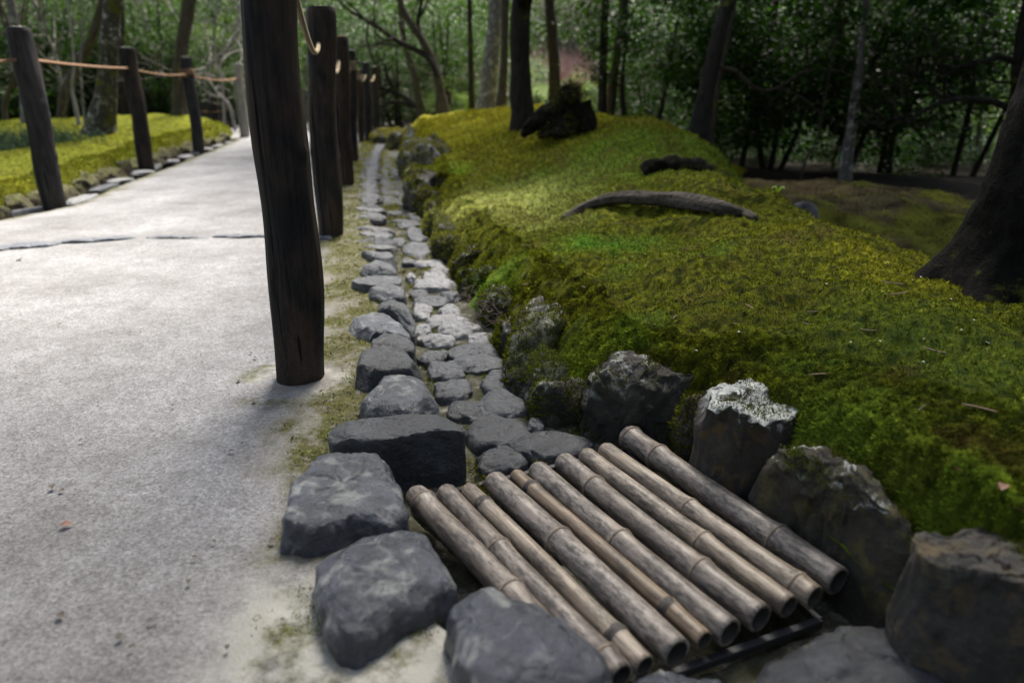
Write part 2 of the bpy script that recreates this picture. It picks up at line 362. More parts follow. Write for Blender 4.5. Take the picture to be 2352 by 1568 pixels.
# ------------------------------------------------------------------ stones
def smooth_closed(pts, it=2):
    p = np.asarray(pts, float)
    for _ in range(it):
        q = np.roll(p, -1, 0); p = np.stack([.75*p+.25*q, .25*p+.75*q], 1).reshape(-1, p.shape[1])
    return p
def stone_geo(out, ztop, zbot, seed=0, e=.45, edge=.03, rough=.006, flare=.06, n=72, rings=14, tilt=(0, 0), facets=5, fd=.9, it=2, freq=1.):
    p = smooth_closed(out, it)[:, :2]; c = (p.max(0)+p.min(0))/2*.5+p.mean(0)*.5
    d = p-c; ang = np.arctan2(d[:, 1], d[:, 0]); r = np.hypot(d[:, 0], d[:, 1]); o = np.argsort(ang); ang = ang[o]; r = r[o]
    th = np.linspace(-math.pi, math.pi, n, endpoint=False)
    R = np.interp(th, np.r_[ang-2*math.pi, ang, ang+2*math.pi], np.r_[r, r, r])
    a = np.linspace(.02, math.pi/2, rings); fr = np.r_[0.0, np.sin(a)**e]; fz = np.r_[1., np.cos(a).clip(0)**e]
    # even out the sampling of the flat top
    fr[1:] = fr[1:]; rr = [0.] ; 
    k = np.linspace(0, 1, rings+1)
    fr = 1-(1-k)**1.6; fz = (1-np.clip(fr, 0, 1)**(2/e)).clip(0)**(e/2)
    side = np.linspace(0, 1, 7)[1:]
    FR = np.r_[fr, 1+flare*side]; H_ = ztop-edge
    Z = np.r_[H_+edge*fz, H_+(zbot-H_)*side]
    X = c[0]+np.outer(FR, R*np.cos(th)); Y = c[1]+np.outer(FR, R*np.sin(th)); ZZ = Z[:, None]+0*X
    ZZ = ZZ+((X-c[0])*tilt[0]+(Y-c[1])*tilt[1])*(FR <= 1.0001)[:, None]
    V = np.stack([X, Y, ZZ], -1).reshape(-1, 3)
    rs = np.random.default_rng(seed+100); size = R.mean(); ctr = np.array([c[0], c[1], (ztop+zbot)/2*.4+ztop*.6-edge])
    for _ in range(facets):
        nrm = rs.normal(size=3); nrm[2] = abs(nrm[2])*.7+.15; nrm /= np.linalg.norm(nrm)
        q = (V-ctr)@nrm; dmax = np.quantile(q, .985)*fd*rs.uniform(.86, 1.); over = np.maximum(0, q-dmax)
        V = V-np.outer(over*.85, nrm)
    off = rs.uniform(-50, 50, 3); f1 = freq*.9/size; am = min(rough, size*.11)
    for fq, aa in ((f1, 1.6), (f1*3, .85), (f1*8, .42), (f1*20, .2)):
        V = V+aa*am*np.stack([pn(V*fq+off), pn(V*fq+off+31), pn(V*fq+off+67)], -1)
    # a few shallow chips and cracks
    rid = 1-np.abs(pn(V*f1*1.6+off+9))*2.2; V[:, 2] -= am*.9*np.clip(rid-.86, 0, 1)*6*(V[:, 2] > zbot+.01)
    return V, gridF(len(FR), n, True)[:, ::-1].copy()
def stone(name, out, ztop, zbot, mat, label, cat='stone', group=None, **kw):
    V, F = stone_geo(out, ztop, zbot, **kw); org = np.array([V[:, 0].mean(), V[:, 1].mean(), zbot])
    o = obj(name, V, F, mat, origin=org); tag(o, label, cat, group); return o
def OP(pts, z=0.): return np.array([G(x, y, z)[:2] for x, y in pts])
def Z4(pts): return [(551.3+.3516*x, 505.3+.3516*y) for x, y in pts]
def Z5(pts): return [(1194.4+.3516*x, 643.1+.3516*y) for x, y in pts]
def Z6(pts): return [(1525.2+.3516*x, 1017.1+.3516*y) for x, y in pts]
def Z8(pts): return [(275.6+.385*x, 964.7+.385*y) for x, y in pts]
def Z7(pts): return [(826.9+.385*x, 964.7+.385*y) for x, y in pts]

# big dark kerb boulders round the bamboo
stone('boulder', OP(Z8([(965, 420), (1010, 330), (1080, 240), (1200, 200), (1400, 205), (1530, 200), (1610, 250), (1650, 340), (1690, 430), (1715, 560), (1600, 640), (1500, 590), (1390, 580), (1290, 640), (1100, 700), (960, 735), (985, 600), (1010, 510)]), .035), .055, -.10, M['river'],
      'broad chipped blue-grey boulder left of the bamboo poles, touching the black slab', 'boulder', seed=1, e=.35, edge=.045, rough=.007, n=140, rings=26, facets=9, fd=1.0, tilt=(-.05, .02))
stone('boulder', OP(Z8([(1150, 960), (1170, 860), (1250, 760), (1330, 710), (1580, 712), (1700, 655), (1800, 655), (1860, 700), (1910, 830), (1990, 900), (2025, 990), (1950, 1060), (1820, 1130), (1680, 1180), (1560, 1280), (1420, 1380), (1290, 1340), (1210, 1250), (1160, 1100)]), .03), .065, -.10, M['river'],
      'smooth rounded blue-grey boulder with a pale vein, second from the bottom of the picture', 'boulder', seed=2, e=.6, edge=.07, rough=.006, n=140, rings=26, facets=6, fd=1.06)
stone('boulder', OP(Z7([(500, 1180), (540, 1080), (600, 1020), (700, 1010), (800, 1040), (900, 1090), (980, 1130), (1080, 1140), (1160, 1200), (1250, 1270), (1330, 1350), (1440, 1400), (1500, 1500), (1480, 1640), (1100, 1760), (700, 1760), (520, 1640), (530, 1450), (560, 1320), (540, 1250)]), .05), .085, -.10, M['river'],
      'large mottled blue-grey boulder cut off by the bottom edge, overlapping the first bamboo pole', 'boulder', seed=3, e=.55, edge=.065, rough=.006, n=140, rings=26, facets=6, fd=1.06)
stone('slab', OP(Z4([(556, 1400), (600, 1365), (700, 1318), (1000, 1278), (1350, 1252), (1440, 1290), (1462, 1350), (1478, 1400), (1300, 1385), (1100, 1395), (900, 1450), (700, 1420), (600, 1440)]), .055), .06, -.13, M['river2'],
      'long black slab with a steep dark front face at the head of the bamboo', 'stone slab', seed=4, e=.2, edge=.014, rough=.0035, n=140, rings=22, facets=3, fd=1.05, flare=.02)
KS = [([(785, 1200), (800, 1110), (860, 1050), (960, 1035), (1110, 1030), (1200, 1060), (1260, 1140), (1320, 1220), (1325, 1270), (1150, 1290), (950, 1300), (860, 1290), (790, 1260)], 'round-backed grey kerb stone directly behind the black slab', .02, .055, .7, 'river'),
      ([(765, 1070), (775, 960), (800, 880), (880, 858), (960, 872), (1050, 870), (1120, 872), (1140, 900), (1180, 980), (1225, 1050), (1100, 1040), (930, 1050), (860, 1060), (790, 1110)], 'angular dark kerb stone with ridged top, second behind the slab', .02, .055, .35, 'river2'),
      ([(800, 850), (830, 770), (900, 740), (1050, 760), (1130, 800), (1145, 855), (1130, 875), (960, 875), (880, 865)], 'low domed brown-grey kerb stone level with the foot of the big post', .015, .035, .7, 'river2'),
      ([(695, 680), (760, 640), (900, 622), (1000, 625), (1060, 680), (1110, 740), (1130, 790), (1000, 755), (900, 750), (820, 775), (770, 745), (700, 725)], 'flat pointed kerb stone sticking out towards the path', .015, .03, .3, 'river'),
      ([(885, 600), (900, 550), (960, 512), (1030, 530), (1090, 560), (1130, 620), (1140, 710), (1110, 725), (1060, 680), (1000, 630), (900, 620)], 'small hunched kerb stone leaning into the gutter', .015, .045, .7, 'river2'),
      ([(820, 500), (860, 450), (960, 430), (1060, 440), (1085, 480), (1085, 530), (1030, 535), (900, 520)], 'rounded kerb stone with pitted top before the long flat one', .012, .035, .6, 'cobble'),
      ([(705, 405), (770, 370), (900, 358), (1010, 358), (1050, 380), (1060, 445), (960, 435), (850, 450), (760, 435)], 'long thin flat kerb stone with a dark front edge beside yellow moss', .012, .032, .25, 'cobble'),
      ([(775, 355), (800, 310), (860, 278), (930, 285), (1000, 320), (1035, 365), (900, 365)], 'wedge shaped kerb stone with a crumb of moss on top', .012, .036, .6, 'cobble'),
      ([(765, 215), (900, 205), (960, 215), (1010, 240), (1020, 295), (980, 310), (930, 290), (850, 250)], 'pale grey broad kerb stone beside the green moss patch', .01, .030, .4, 'cobble')]
for k, (pts, lab, zp, zt, e, mt) in enumerate(KS):
    stone('kerb_stone', OP(Z4(pts), zp), zt, -.09, M[mt], lab, 'kerb stone', 'kerb stones along the gutter', seed=20+k, e=e, edge=(zt-.0)*.8+.008, rough=.005, n=90, rings=16, facets=3, tilt=(0, -.04))

# cobbles in the gutter bed (hand placed near, in rows further on)
GS = [(1680, 1400, 480, 170), (2030, 1485, 520, 150), (1690, 1585, 350, 150), (1935, 1360, 120, 100), (1500, 1262, 310, 120), (1730, 1215, 340, 150), (1385, 1130, 280, 115), (1690, 1070, 230, 150),
      (1350, 1000, 270, 110), (1540, 950, 390, 95), (1260, 905, 190, 80), (1540, 870, 350, 78), (1290, 797, 250, 62), (1560, 800, 135, 82), (1440, 722, 290, 78), (1190, 733, 140, 52), (1340, 672, 285, 66),
      (1190, 605, 130, 92), (1370, 606, 145, 70), (1240, 540, 250, 62), (1380, 503, 150, 42), (1170, 495, 140, 52), (1260, 432, 290, 52), (1265, 382, 180, 46), (1115, 385, 60, 40), (1310, 335, 130, 38), (1245, 292, 190, 42),
      (1100, 285, 100, 32), (1150, 200, 180, 76), (1035, 150, 100, 34), (1160, 122, 130, 40), (1140, 85, 120, 34), (1090, 45, 110, 28)]
GL = ['wide dark cobble right behind the black slab, moss on its edge', 'long flat dark cobble touching the far end of the bamboo', 'smooth oval charcoal cobble between slab and bamboo', 'small upright pale cobble against the mossy rock',
      'grey cobble with a notched back, two behind the bamboo', 'wedge shaped grey cobble against the mossy bank', 'heart shaped slim dark cobble beside the round-backed kerb stone', 'plump rounded cobble near the grey rock foot',
      'oval cobble dusted with moss in mid gutter', 'long smooth bar shaped cobble reaching the bank', 'short hollow-ended cobble beside the kerb', 'long narrow grey cobble at the foot of the mossy rock',
      'thin dark cobble with mossy back edge', 'small pale cobble by the rock foot', 'lens shaped pale grey cobble', 'little cobble tucked against the kerb', 'long white-grey cobble beside the dry roots',
      'trapezoid pale cobble beside the hunched kerb stone', 'square pale cobble beside the root tangle', 'bluish oval cobble amid pale mortar', 'narrow sliver cobble near the bank', 'small bluish cobble beside the pitted kerb stone',
      'whitest flat cobble sunk in mortar', 'pale block cobble below the green moss strip', 'tiny white cobble next to the kerb', 'thin grey cobble hugging the moss bank', 'flat cobble with a pointed left end', 'small grey cobble above the green moss strip',
      'large fan shaped cobble where the gutter narrows', 'slim cobble beside the pale broad kerb stone', 'flat grey cobble stacked behind the fan shaped one', 'rounded grey cobble two behind the fan shaped one', 'last hand-sized cobble before the far gutter']
def blob(cx, cy, a, b, seed, rot=0., sq=2.6, n=14):
    rs = np.random.default_rng(seed); t = np.linspace(0, 2*math.pi, n, endpoint=False)
    r = (np.abs(np.cos(t))**sq+np.abs(np.sin(t))**sq)**(-1/sq)*(1+rs.uniform(-.17, .13, n))
    x = a*r*np.cos(t); y = b*r*np.sin(t); c, s = math.cos(rot), math.sin(rot)
    return np.stack([cx+x*c-y*s, cy+x*s+y*c], -1)
for k, (cx, cy, w_, h_) in enumerate(GS):
    z0 = -.045; q = blob(cx, cy, w_/2*1.02, h_/2*1.16, 50+k, sq=2.7); out = OP(Z4([tuple(p) for p in q]), z0)
    mt = 'river2' if k < 5 else ('cobble' if (k < 12 or k in (19, 20, 21) or k > 26) else 'cobblepale')
    stone('cobble', out, z0+.018, z0-.04, M[mt], GL[k], 'cobble', 'cobbles paving the gutter', seed=80+k, e=.6, edge=.026, rough=.005, n=72, rings=14, facets=3, fd=1.0)

def poly_at(pts):                 # x position as a function of forward distance
    a = np.array([[float(p[0]), float(p[1])] for p in pts]); a = a[np.argsort(a[:, 1])]
    return lambda Y: np.interp(Y, a[:, 1], a[:, 0])
gut_l = poly_at([(-.02, .6), G(1075, 1040, -.04), G(1050, 960), G(990, 860, -.03), G(955, 780, -.03), G(930, 660, -.03), G(912, 590, -.03), G(878, 500, -.03), G(866, 430, -.03), G(870, 380, -.03), G(880, 345, -.03), G(893, 322, -.03), G(880, 305, -.03)])
gut_r = poly_at([(.55, .6), G(1345, 1060, -.04), G(1240, 940, -.04), G(1165, 830, -.04), G(1110, 740, -.04), G(1050, 650, -.04), G(1000, 590, -.04), G(965, 500, -.04), G(945, 440, -.04), G(930, 390, -.04), G(922, 345, -.04), G(920, 322, -.04), G(905, 305, -.04)])
kerb_l = poly_at([(-.3, .6), G(745, 1000), G(800, 900), G(830, 800), G(812, 640), G(805, 560), G(802, 480), G(812, 400), G(822, 370), G(850, 335), G(862, 318), G(858, 303)])
# far rows: a few stone shapes copied over and over
rowmesh = []
for k in range(8):
    V, F = stone_geo(blob(0, 0, .5, .5, 300+k, sq=2.9), .15, -.3, seed=300+k, e=.6, edge=.24, rough=.05, n=44, rings=10, facets=3, fd=1.0)
    rowmesh.append((V, F))
protos = {}
def row_stone(name, k, mt, loc, sx, sy, sz, rz, label, cat, group):
    key = (name, k, mt)
    if key not in protos:
        V, F = rowmesh[k]; protos[key] = mkmesh(name, V, F, M[mt])
    o = bpy.data.objects.new(name, protos[key]); COL.objects.link(o); o.location = loc; o.scale = (sx, sy, sz); o.rotation_euler = (random.uniform(-.06, .06), random.uniform(-.06, .06), rz)
    return tag(o, label, cat, group)
Y = G(1090, 515, -.04)[1]+.03; rr = 0
while Y < 10.2:
    dep = random.uniform(.055, .085)*(1+.05*(Y-3)); xl, xr = float(gut_l(Y)), float(gut_r(Y)); wdt = xr-xl
    cuts = [0, 1] if random.random() < .2 else ([0, random.uniform(.35, .65), 1] if random.random() < .8 else [0, random.uniform(.25, .4), random.uniform(.6, .75), 1])
    for a, b_ in zip(cuts[:-1], cuts[1:]):
        if 4.1 < Y < 4.75 and a < .3 and random.random() < .8: continue
        cx = xl+wdt*(a+b_)/2+.01
        zone = 'near the second post' if Y < 4.0 else ('level with the third and fourth posts' if Y < 6.2 else 'at the far sunlit end')
        row_stone('cobble', random.randrange(8), random.choice(['cobble', 'cobblepale', 'kerb_sunlit'] if Y < 4 else ['kerb_sunlit', 'cobblepale']), (cx, Y+random.uniform(-.01, .01), -.048+random.uniform(-.006, .004)), wdt*(b_-a)*random.uniform(.75, 1.0), dep*random.uniform(.8, 1.02), random.uniform(.05, .09), random.uniform(-.12, .12)-.1,
                  'small flat cobbles packed across the gutter '+zone, 'cobble', 'cobbles paving the gutter '+zone)
    Y += dep*.97; rr += 1
Y = G(870, 570, 0)[1]
while Y < 10:
    dep = random.uniform(.09, .17)*(1+.03*(Y-3)); xl, xr = float(kerb_l(Y)), float(gut_l(Y)); wdt = xr-xl
    zone = 'between the first two posts' if Y < 3.9 else ('beside the middle posts' if Y < 6.4 else 'at the far end of the post row')
    if not (3.7 < Y < 3.9):
        row_stone('kerb_stone', random.randrange(8), random.choice(['cobble', 'kerb_sunlit', 'kerb_sunlit'] if Y < 4 else ['kerb_sunlit', 'cobblepale']), (xl+wdt*.56, Y+dep/2, -.008), wdt*random.uniform(.55, 1.0), dep*random.uniform(.75, 1.), random.uniform(.06, .13), random.uniform(-.25, .2),  # far stones draw only the tones with sunlight put in
                  'flat grey kerb stones edging the gutter '+zone, 'kerb stone', 'kerb stones edging the gutter '+zone)
    Y += dep*1.02

# boulders holding the moss bank
stone('bank_rock', np.array([(0.165, 1.47), (0.185, 1.4), (0.25, 1.375), (0.35, 1.375), (0.45, 1.35), (0.50, 1.42), (0.41, 1.57), (0.3, 1.61), (0.2, 1.56)]), .136, -.12, M['bank'],
      'tall dark rock with a lichen-flecked peak behind the far end of the bamboo', 'rock', seed=131, e=.8, edge=.13, rough=.018, n=150, rings=28, facets=4, fd=1.0, flare=.10)
stone('bank_rock', np.array([(0.348, 1.24), (0.392, 1.14), (0.46, 1.1), (0.53, 1.115), (0.585, 1.18), (0.595, 1.27), (0.52, 1.31), (0.41, 1.285)]), .155, -.14, M['banklichen'],
      'squared rock with a flat white lichen top, right of the peaked rock', 'rock', seed=132, e=.24, edge=.03, rough=.015, n=150, rings=28, facets=4, fd=1.0, flare=.0)
stone('bank_rock', np.array([(0.44, 1.08), (0.5, 1.11), (0.57, 1.08), (0.605, 1.0), (0.605, 0.9), (0.59, 0.81), (0.565, 0.8), (0.545, 0.86), (0.52, 0.92), (0.485, 0.99), (0.455, 1.04)]), .155, -.15, M['bankhump'],
      'hump-backed dark rock with two white lichen patches beside the bamboo', 'rock', seed=133, e=.8, edge=.10, rough=.010, n=150, rings=28, facets=1, flare=.0, fd=1.04)
stone('bank_rock', OP(Z6([(1650, 680), (1630, 590), (1690, 525), (1800, 490), (2100, 505), (2400, 540), (2700, 600), (2900, 800), (2700, 1100), (2300, 960), (2050, 830), (1780, 770)]), .17), .185, -.15, M['bankdark'],
      'big squared dark boulder in the bottom right corner under the bright moss', 'rock', seed=134, e=.35, edge=.05, rough=.012, n=150, rings=28, facets=3, flare=.03)
stone('boulder', OP(Z6([(560, 1560), (650, 1420), (800, 1290), (1000, 1215), (1200, 1195), (1400, 1215), (1600, 1275), (1800, 1370), (2100, 1420), (2352, 1500), (2500, 1800), (1500, 2100), (700, 1900)]), -.03), .0, -.2, M['river2'],
      'low grey-brown boulder at the bottom edge beneath the dark corner rock', 'boulder', seed=135, e=.8, edge=.05, rough=.008, n=120, rings=20, facets=2)
stone('boulder', OP([(1430, 1568), (1475, 1542), (1540, 1535), (1640, 1545), (1700, 1580), (1650, 1700), (1480, 1700)], -.02), -.005, -.2, M['river'],
      'sliver of smooth stone at the bottom edge below the bamboo ends', 'boulder', seed=136, e=.8, edge=.04, rough=.006, n=90, rings=14, facets=2)
stone('bank_rock', OP(Z4([(1700, 850), (1740, 770), (1800, 700), (1870, 620), (1960, 555), (2080, 555), (2150, 640), (2140, 780), (2060, 900), (1960, 930), (1820, 960), (1740, 930)]), .05), .115, -.12, M['bankgrey'],
      'slanting mossy rock with pale lichen crest halfway along the near gutter', 'rock', seed=137, e=.8, edge=.11, rough=.014, n=130, rings=24, facets=4, tilt=(.35, .0), fd=1.)
stone('bank_rock', OP(Z4([(1850, 1100), (1870, 1000), (1960, 960), (2080, 970), (2140, 1060), (2130, 1180), (2020, 1200), (1900, 1190)]), .01), .07, -.12, M['bankgrey'],
      'rough grey rock showing through moss between the slanting and peaked rocks', 'rock', seed=138, e=.8, edge=.07, rough=.014, n=110, rings=20, facets=5, tilt=(.3, .1))
# mossed stones sunk along the foot of the bank
EL = ['mossed stone at the foot of the bank beside the root tangle', 'dark mossed stone just beyond the root tangle', 'bulging mossed stone where the bank overhangs the gutter', 'mossed stone opposite the long thin kerb stone', 'low mossed stone opposite the pale broad kerb stone', 'mossed stone opposite the foot of the second post', 'dark mossed stone a little beyond the second post', 'mossed stone midway between second and third posts', 'last mossed stone before the moss-draped rock', 'mossed stone between the craggy rock and the bend', 'mossed stone nearest the bend of the gutter']
for k, (Yr, hw, zt) in enumerate([(2.02, .10, .05), (2.33, .12, .075), (2.62, .10, .06), (2.92, .14, .085), (3.2, .11, .07), (3.5, .13, .09), (3.82, .13, .075), (4.12, .12, .10), (4.4, .12, .12), (6.9, .2, .22), (7.5, .2, .2)]):
    stone('bank_rock', blob(float(gut_r(Yr))+.075+.02*(k % 2), Yr, .085, hw, 820+k, .15), zt, -.1, M['bank'], EL[k], 'rock', seed=820+k, e=.7, edge=zt*.9+.02, rough=.02, n=64, rings=14, facets=5)
for k, (x_, y_, ra, rb, zt, lab) in enumerate([(.125, 1.535, .075, .055, .05, 'low mossed stone in the hollow between the rough grey rock and the peaked rock'), (.40, 1.315, .05, .05, .11, 'mossed stone wedged between the peaked rock and the white-topped rock'), (.575, 1.12, .06, .05, .15, 'mossed stone behind the gap of the white-topped and the hump-backed rock'), (.645, .84, .06, .07, .15, 'mossed stone wedged between the hump-backed rock and the corner boulder')]):
    stone('bank_rock', blob(x_, y_, ra, rb, 850+k, .3), zt, -.1, M['bank'], lab, 'rock', seed=850+k, e=.75, edge=zt*.9+.02, rough=.014, n=80, rings=18, facets=4)
# far bank rocks
FR = [(985, 365, 5.75, .20, .46, .35, 'bankgrey', 'big craggy lichen-topped rock on the bank by the third post'), (948, 350, 6.35, .13, .30, .33, 'bankgrey', 'dark rock standing behind the craggy one'),
      (975, 432, 4.75, .14, .34, .21, 'bank', 'moss-draped rock in front of the craggy one'), (1018, 412, 4.6, .045, .05, .25, 'banklichen', 'small white-capped stone poking from the moss'),
      (952, 305, 8.3, .16, .40, .30, 'bankgrey', 'pale topped rock at the bend of the gutter'), (990, 298, 8.6, .12, .3, .30, 'bank', 'small mossy rock right of the bend'), (915, 300, 9.4, .2, .3, .20, 'bank', 'low mossy rock near the last post'), (885, 294, 9.9, .2, .25, .2, 'bank', 'low yellow-mossed rock behind the last post')]
for k, (x, y, Yr, ha, hb, zt, mt, lab) in enumerate(FR):
    q = P(x, y, Yr)
    stone('bank_rock', blob(q[0], q[1], ha, hb, 160+k, .18), zt, -.1, M[mt], lab, 'rock', seed=160+k, e=.75, edge=zt*.75, rough=.035, n=90, rings=20, facets=7, fd=.9)

# ------------------------------------------------------------------ moss colour and bank shape
def spot(X, Y, px, py, z, r): q = G(px, py, z); return np.exp(-((X-q[0])**2+(Y-q[1])**2)/(2*r*r))
def moss_col(X, Y, left=False):
    p = xy3(X, Y); n1 = fbm(p*1.3+5, 4)[..., None]; n2 = fbm(p*5+40, 4)[..., None]; n3 = fbm(p*26+80, 3)[..., None]
    ol = np.array([.078, .084, .006]); dk = np.array([.022, .027, .003]); gr = np.array([.048, .080, .007]); ye = np.array([.165, .162, .012]); br = np.array([.085, .060, .018])
    c = ol+(ye-ol)*sst(n1*.6+n2*.5+.10, .0, .9)*.75
    c = c+(gr-c)*sst(n2*.7-n1*.6, .2, .7)*.75
    c = c+(dk-c)*sst(-n3-.25*n2, -.1, .6)*.9; n4 = fbm(p*48+33, 3)[..., None]; c = c*(1+.95*n4.clip(-.85, 1))  # clump noise puts the shade among the lumps into the moss colour
    c = c+(br-c)*sst(-n2*.7+n3*.3, .25, .7)*.5
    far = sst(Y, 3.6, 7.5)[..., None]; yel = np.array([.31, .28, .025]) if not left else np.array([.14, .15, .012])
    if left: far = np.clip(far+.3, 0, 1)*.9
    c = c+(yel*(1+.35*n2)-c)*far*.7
    if not left:
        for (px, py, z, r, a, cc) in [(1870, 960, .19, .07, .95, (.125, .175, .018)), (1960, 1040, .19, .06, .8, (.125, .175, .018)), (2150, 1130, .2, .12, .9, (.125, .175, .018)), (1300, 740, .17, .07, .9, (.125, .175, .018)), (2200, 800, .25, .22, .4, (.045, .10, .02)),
                                      (1110, 590, .15, .08, .8, (.13, .24, .02)), (1160, 440, .2, .28, .95, (.33, .34, .10)), (1250, 480, .2, .12, .5, (.30, .31, .09)), (1400, 520, .24, .12, .8, (.06, .15, .015)), (1450, 370, .33, .4, .55, (.075, .14, .012)),  # the two palest spots are sun dapples put into the moss colour
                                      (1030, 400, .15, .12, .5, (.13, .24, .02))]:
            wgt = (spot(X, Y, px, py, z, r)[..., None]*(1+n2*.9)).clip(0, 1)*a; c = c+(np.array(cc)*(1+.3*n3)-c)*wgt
    return np.clip(c*(1.2 if left else 1.65), .004, 1)

ctl = []
def cG(x, y, z): ctl.append(G(x, y, z))
def cP(x, y, Y): ctl.append(P(x, y, Y))
for a in [(2352, 1200, .20), (2050, 1180, .185), (1900, 1000, .165), (1830, 930, .165), (1620, 900, .155), (1500, 835, .155), (1380, 820, .145), (1290, 720, .14), (1180, 640, .13), (1100, 560, .13), (1020, 480, .13), (980, 420, .13), (1000, 350, .14), (900, 290, .12),
          (2352, 950, .235), (2000, 850, .215), (1700, 750, .20), (1500, 650, .185), (1300, 550, .155), (2352, 720, .23), (1150, 450, .16), (1400, 490, .185), (1500, 500, .20), (1700, 510, .24), (1200, 400, .20), (1100, 330, .28), (1600, 420, .33), (1400, 400, .285), (2600, 800, .22)]: cG(*a)
for a in [(2130, 640, 1.95), (1950, 540, 2.35), (1730, 440, 3.0), (1640, 345, 4.3), (1560, 302, 5.3), (1350, 292, 5.4), (1270, 270, 6.4), (1180, 250, 7.8), (1060, 262, 8.6), (1000, 266, 9.2), (870, 280, 10.5)]: cP(*a)
for (x, y, Y, d, dz) in [(2130, 640, 1.95, 1.2, .35), (1950, 540, 2.35, 1.3, .4), (1730, 440, 3.0, 1.5, .5), (1640, 345, 4.3, 1.8, .5), (1560, 302, 5.3, 2.2, .35), (1350, 292, 5.4, 2.5, .15), (1180, 250, 7.8, 2.4, .35), (1000, 266, 9.2, 2.6, .3), (870, 280, 10.5, 2., .15)]:
    q = P(x, y, Y); ctl.append(np.array([q[0]+d*.35, q[1]+d, q[2]-dz]))
CT = np.array(ctl)
def tps(r): return np.where(r > 1e-9, r*r*np.log(r+1e-12), 0)
nC = len(CT); A = np.zeros((nC+3, nC+3)); A[:nC, :nC] = tps(np.hypot(CT[:, None, 0]-CT[None, :, 0], CT[:, None, 1]-CT[None, :, 1]))+np.eye(nC)*.001
A[:nC, nC] = 1; A[:nC, nC+1] = CT[:, 0]; A[:nC, nC+2] = CT[:, 1]; A[nC:, :nC] = A[:nC, nC:].T
W = np.linalg.solve(A, np.r_[CT[:, 2], 0, 0, 0])
def hill(X, Y):
    z = W[nC]+W[nC+1]*X+W[nC+2]*Y
    for k in range(nC): z = z+W[k]*tps(np.hypot(X-CT[k, 0], Y-CT[k, 1]))
    return z
moss_e = poly_at([(1.3, .50), (.95, .60), (.70, .70), (.62, .76), (.585, .82), (.555, .9), (.53, 1.), (.50, 1.1), (.475, 1.2), (.43, 1.3), (.36, 1.38), (.25, 1.45), (.17, 1.51), (.10, 1.58), G(1220, 860, .0), G(1190, 780, .02), G(1125, 725, -.03), G(1060, 650, -.03), G(1010, 590, -.03), G(975, 500, -.03), G(950, 440, -.03),
                G(938, 390, -.03), G(930, 345, -.03), G(926, 322, -.03), G(915, 300, -.03), (-2.4, 12.5)])
steep = lambda Y: np.interp(Y, [.5, 1.2, 1.6, 2.0, 6, 12], [.05, .05, .20, .20, .22, .3])
def bank_h(X, Y):
    s = X-moss_e(Y); e = sst(s/steep(Y), 0, 1)**.6; zb = np.interp(Y, [.5, 1.35, 1.5, 12], [.03, .03, -.07, -.07])
    p = xy3(X, Y); lump = .026*fbm(p*2.6, 3)+.015*fbm(p*9+3, 3)+.0085*fbm(p*27+9, 3)*(.6+.6*sst(fbm(p*3+7, 2), -.3, .4))
    lump = lump*(1+.8*np.exp(-s.clip(0)/.2))+.045*fbm(p*4.2+51, 2)*np.exp(-((s-.12)/.14)**2)*sst(Y, 1.7, 2.2); z = zb+(hill(X, Y)-zb)*e+lump*(e*.8+.2)
    z = z-np.clip(Y-11, 0, 9)*.05
    q = G(1555, 385, .33); z = z+.022*sst(fbm(p*3.1+70, 2), .15, .6)*sst(s, .1, .4); z = z-.03*np.exp(-(((X-q[0])/.22)**2+((Y-q[1])/.10)**2))
    return np.maximum(z, -.45)
yy = np.r_[np.linspace(.5, 3.2, 330), np.linspace(3.21, 7, 200), np.linspace(7.05, 14, 110)]
t = np.linspace(0, 1, 300); ss = -.03+5.6*(.35*t+.65*t**2.6)
ss = np.sort(np.r_[ss, np.linspace(-.03, .25, 60)])
YY, SS = np.meshgrid(yy, ss, indexing='ij'); XX = moss_e(YY)+SS; ZZ = bank_h(XX, YY)
V = np.stack([XX, YY, ZZ], -1).reshape(-1, 3)
V[:, 0] -= ((.055*np.clip(fbm(V*5.5+3, 3), -1, 1)+.02)*np.exp(-SS.ravel()/.14)*sst(V[:, 1], 1.5, 2.))
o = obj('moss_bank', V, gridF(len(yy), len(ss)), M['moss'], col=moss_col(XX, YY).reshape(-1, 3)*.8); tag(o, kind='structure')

# ------------------------------------------------------------------ blades of moss
def blades(X, Y, Z, L, wd, tilt, col, nrm=None):
    n = len(X); th = RNG.uniform(0, 2*math.pi, n); tl = np.abs(RNG.normal(0, tilt, n)).clip(0, 1.45)
    D = np.stack([np.cos(th)*np.sin(tl), np.sin(th)*np.sin(tl), np.cos(tl)], -1)
    if nrm is not None: D = D*.8+nrm*.8; D /= np.linalg.norm(D, axis=1)[:, None]
    ph = RNG.uniform(0, 2*math.pi, n); S_ = np.stack([np.cos(ph), np.sin(ph), np.zeros(n)], -1)
    S_ = np.cross(D, S_); S_ /= np.linalg.norm(S_, axis=1)[:, None]+1e-9
    B = np.stack([X, Y, Z], -1)-D*(L*.15)[:, None]; bend = np.stack([np.cos(th), np.sin(th), -.2+0*th], -1)*(L*.25)[:, None]
    a = B-S_*(wd*.5)[:, None]+D*(L*.45)[:, None]; b_ = B+S_*(wd*.5)[:, None]+D*(L*.45)[:, None]; tip = B+D*L[:, None]+bend
    V = np.stack([B, b_, tip, a], 1).reshape(-1, 3); F = np.arange(4*n).reshape(-1, 4)
    return V, F, np.repeat(col, 4, 0)
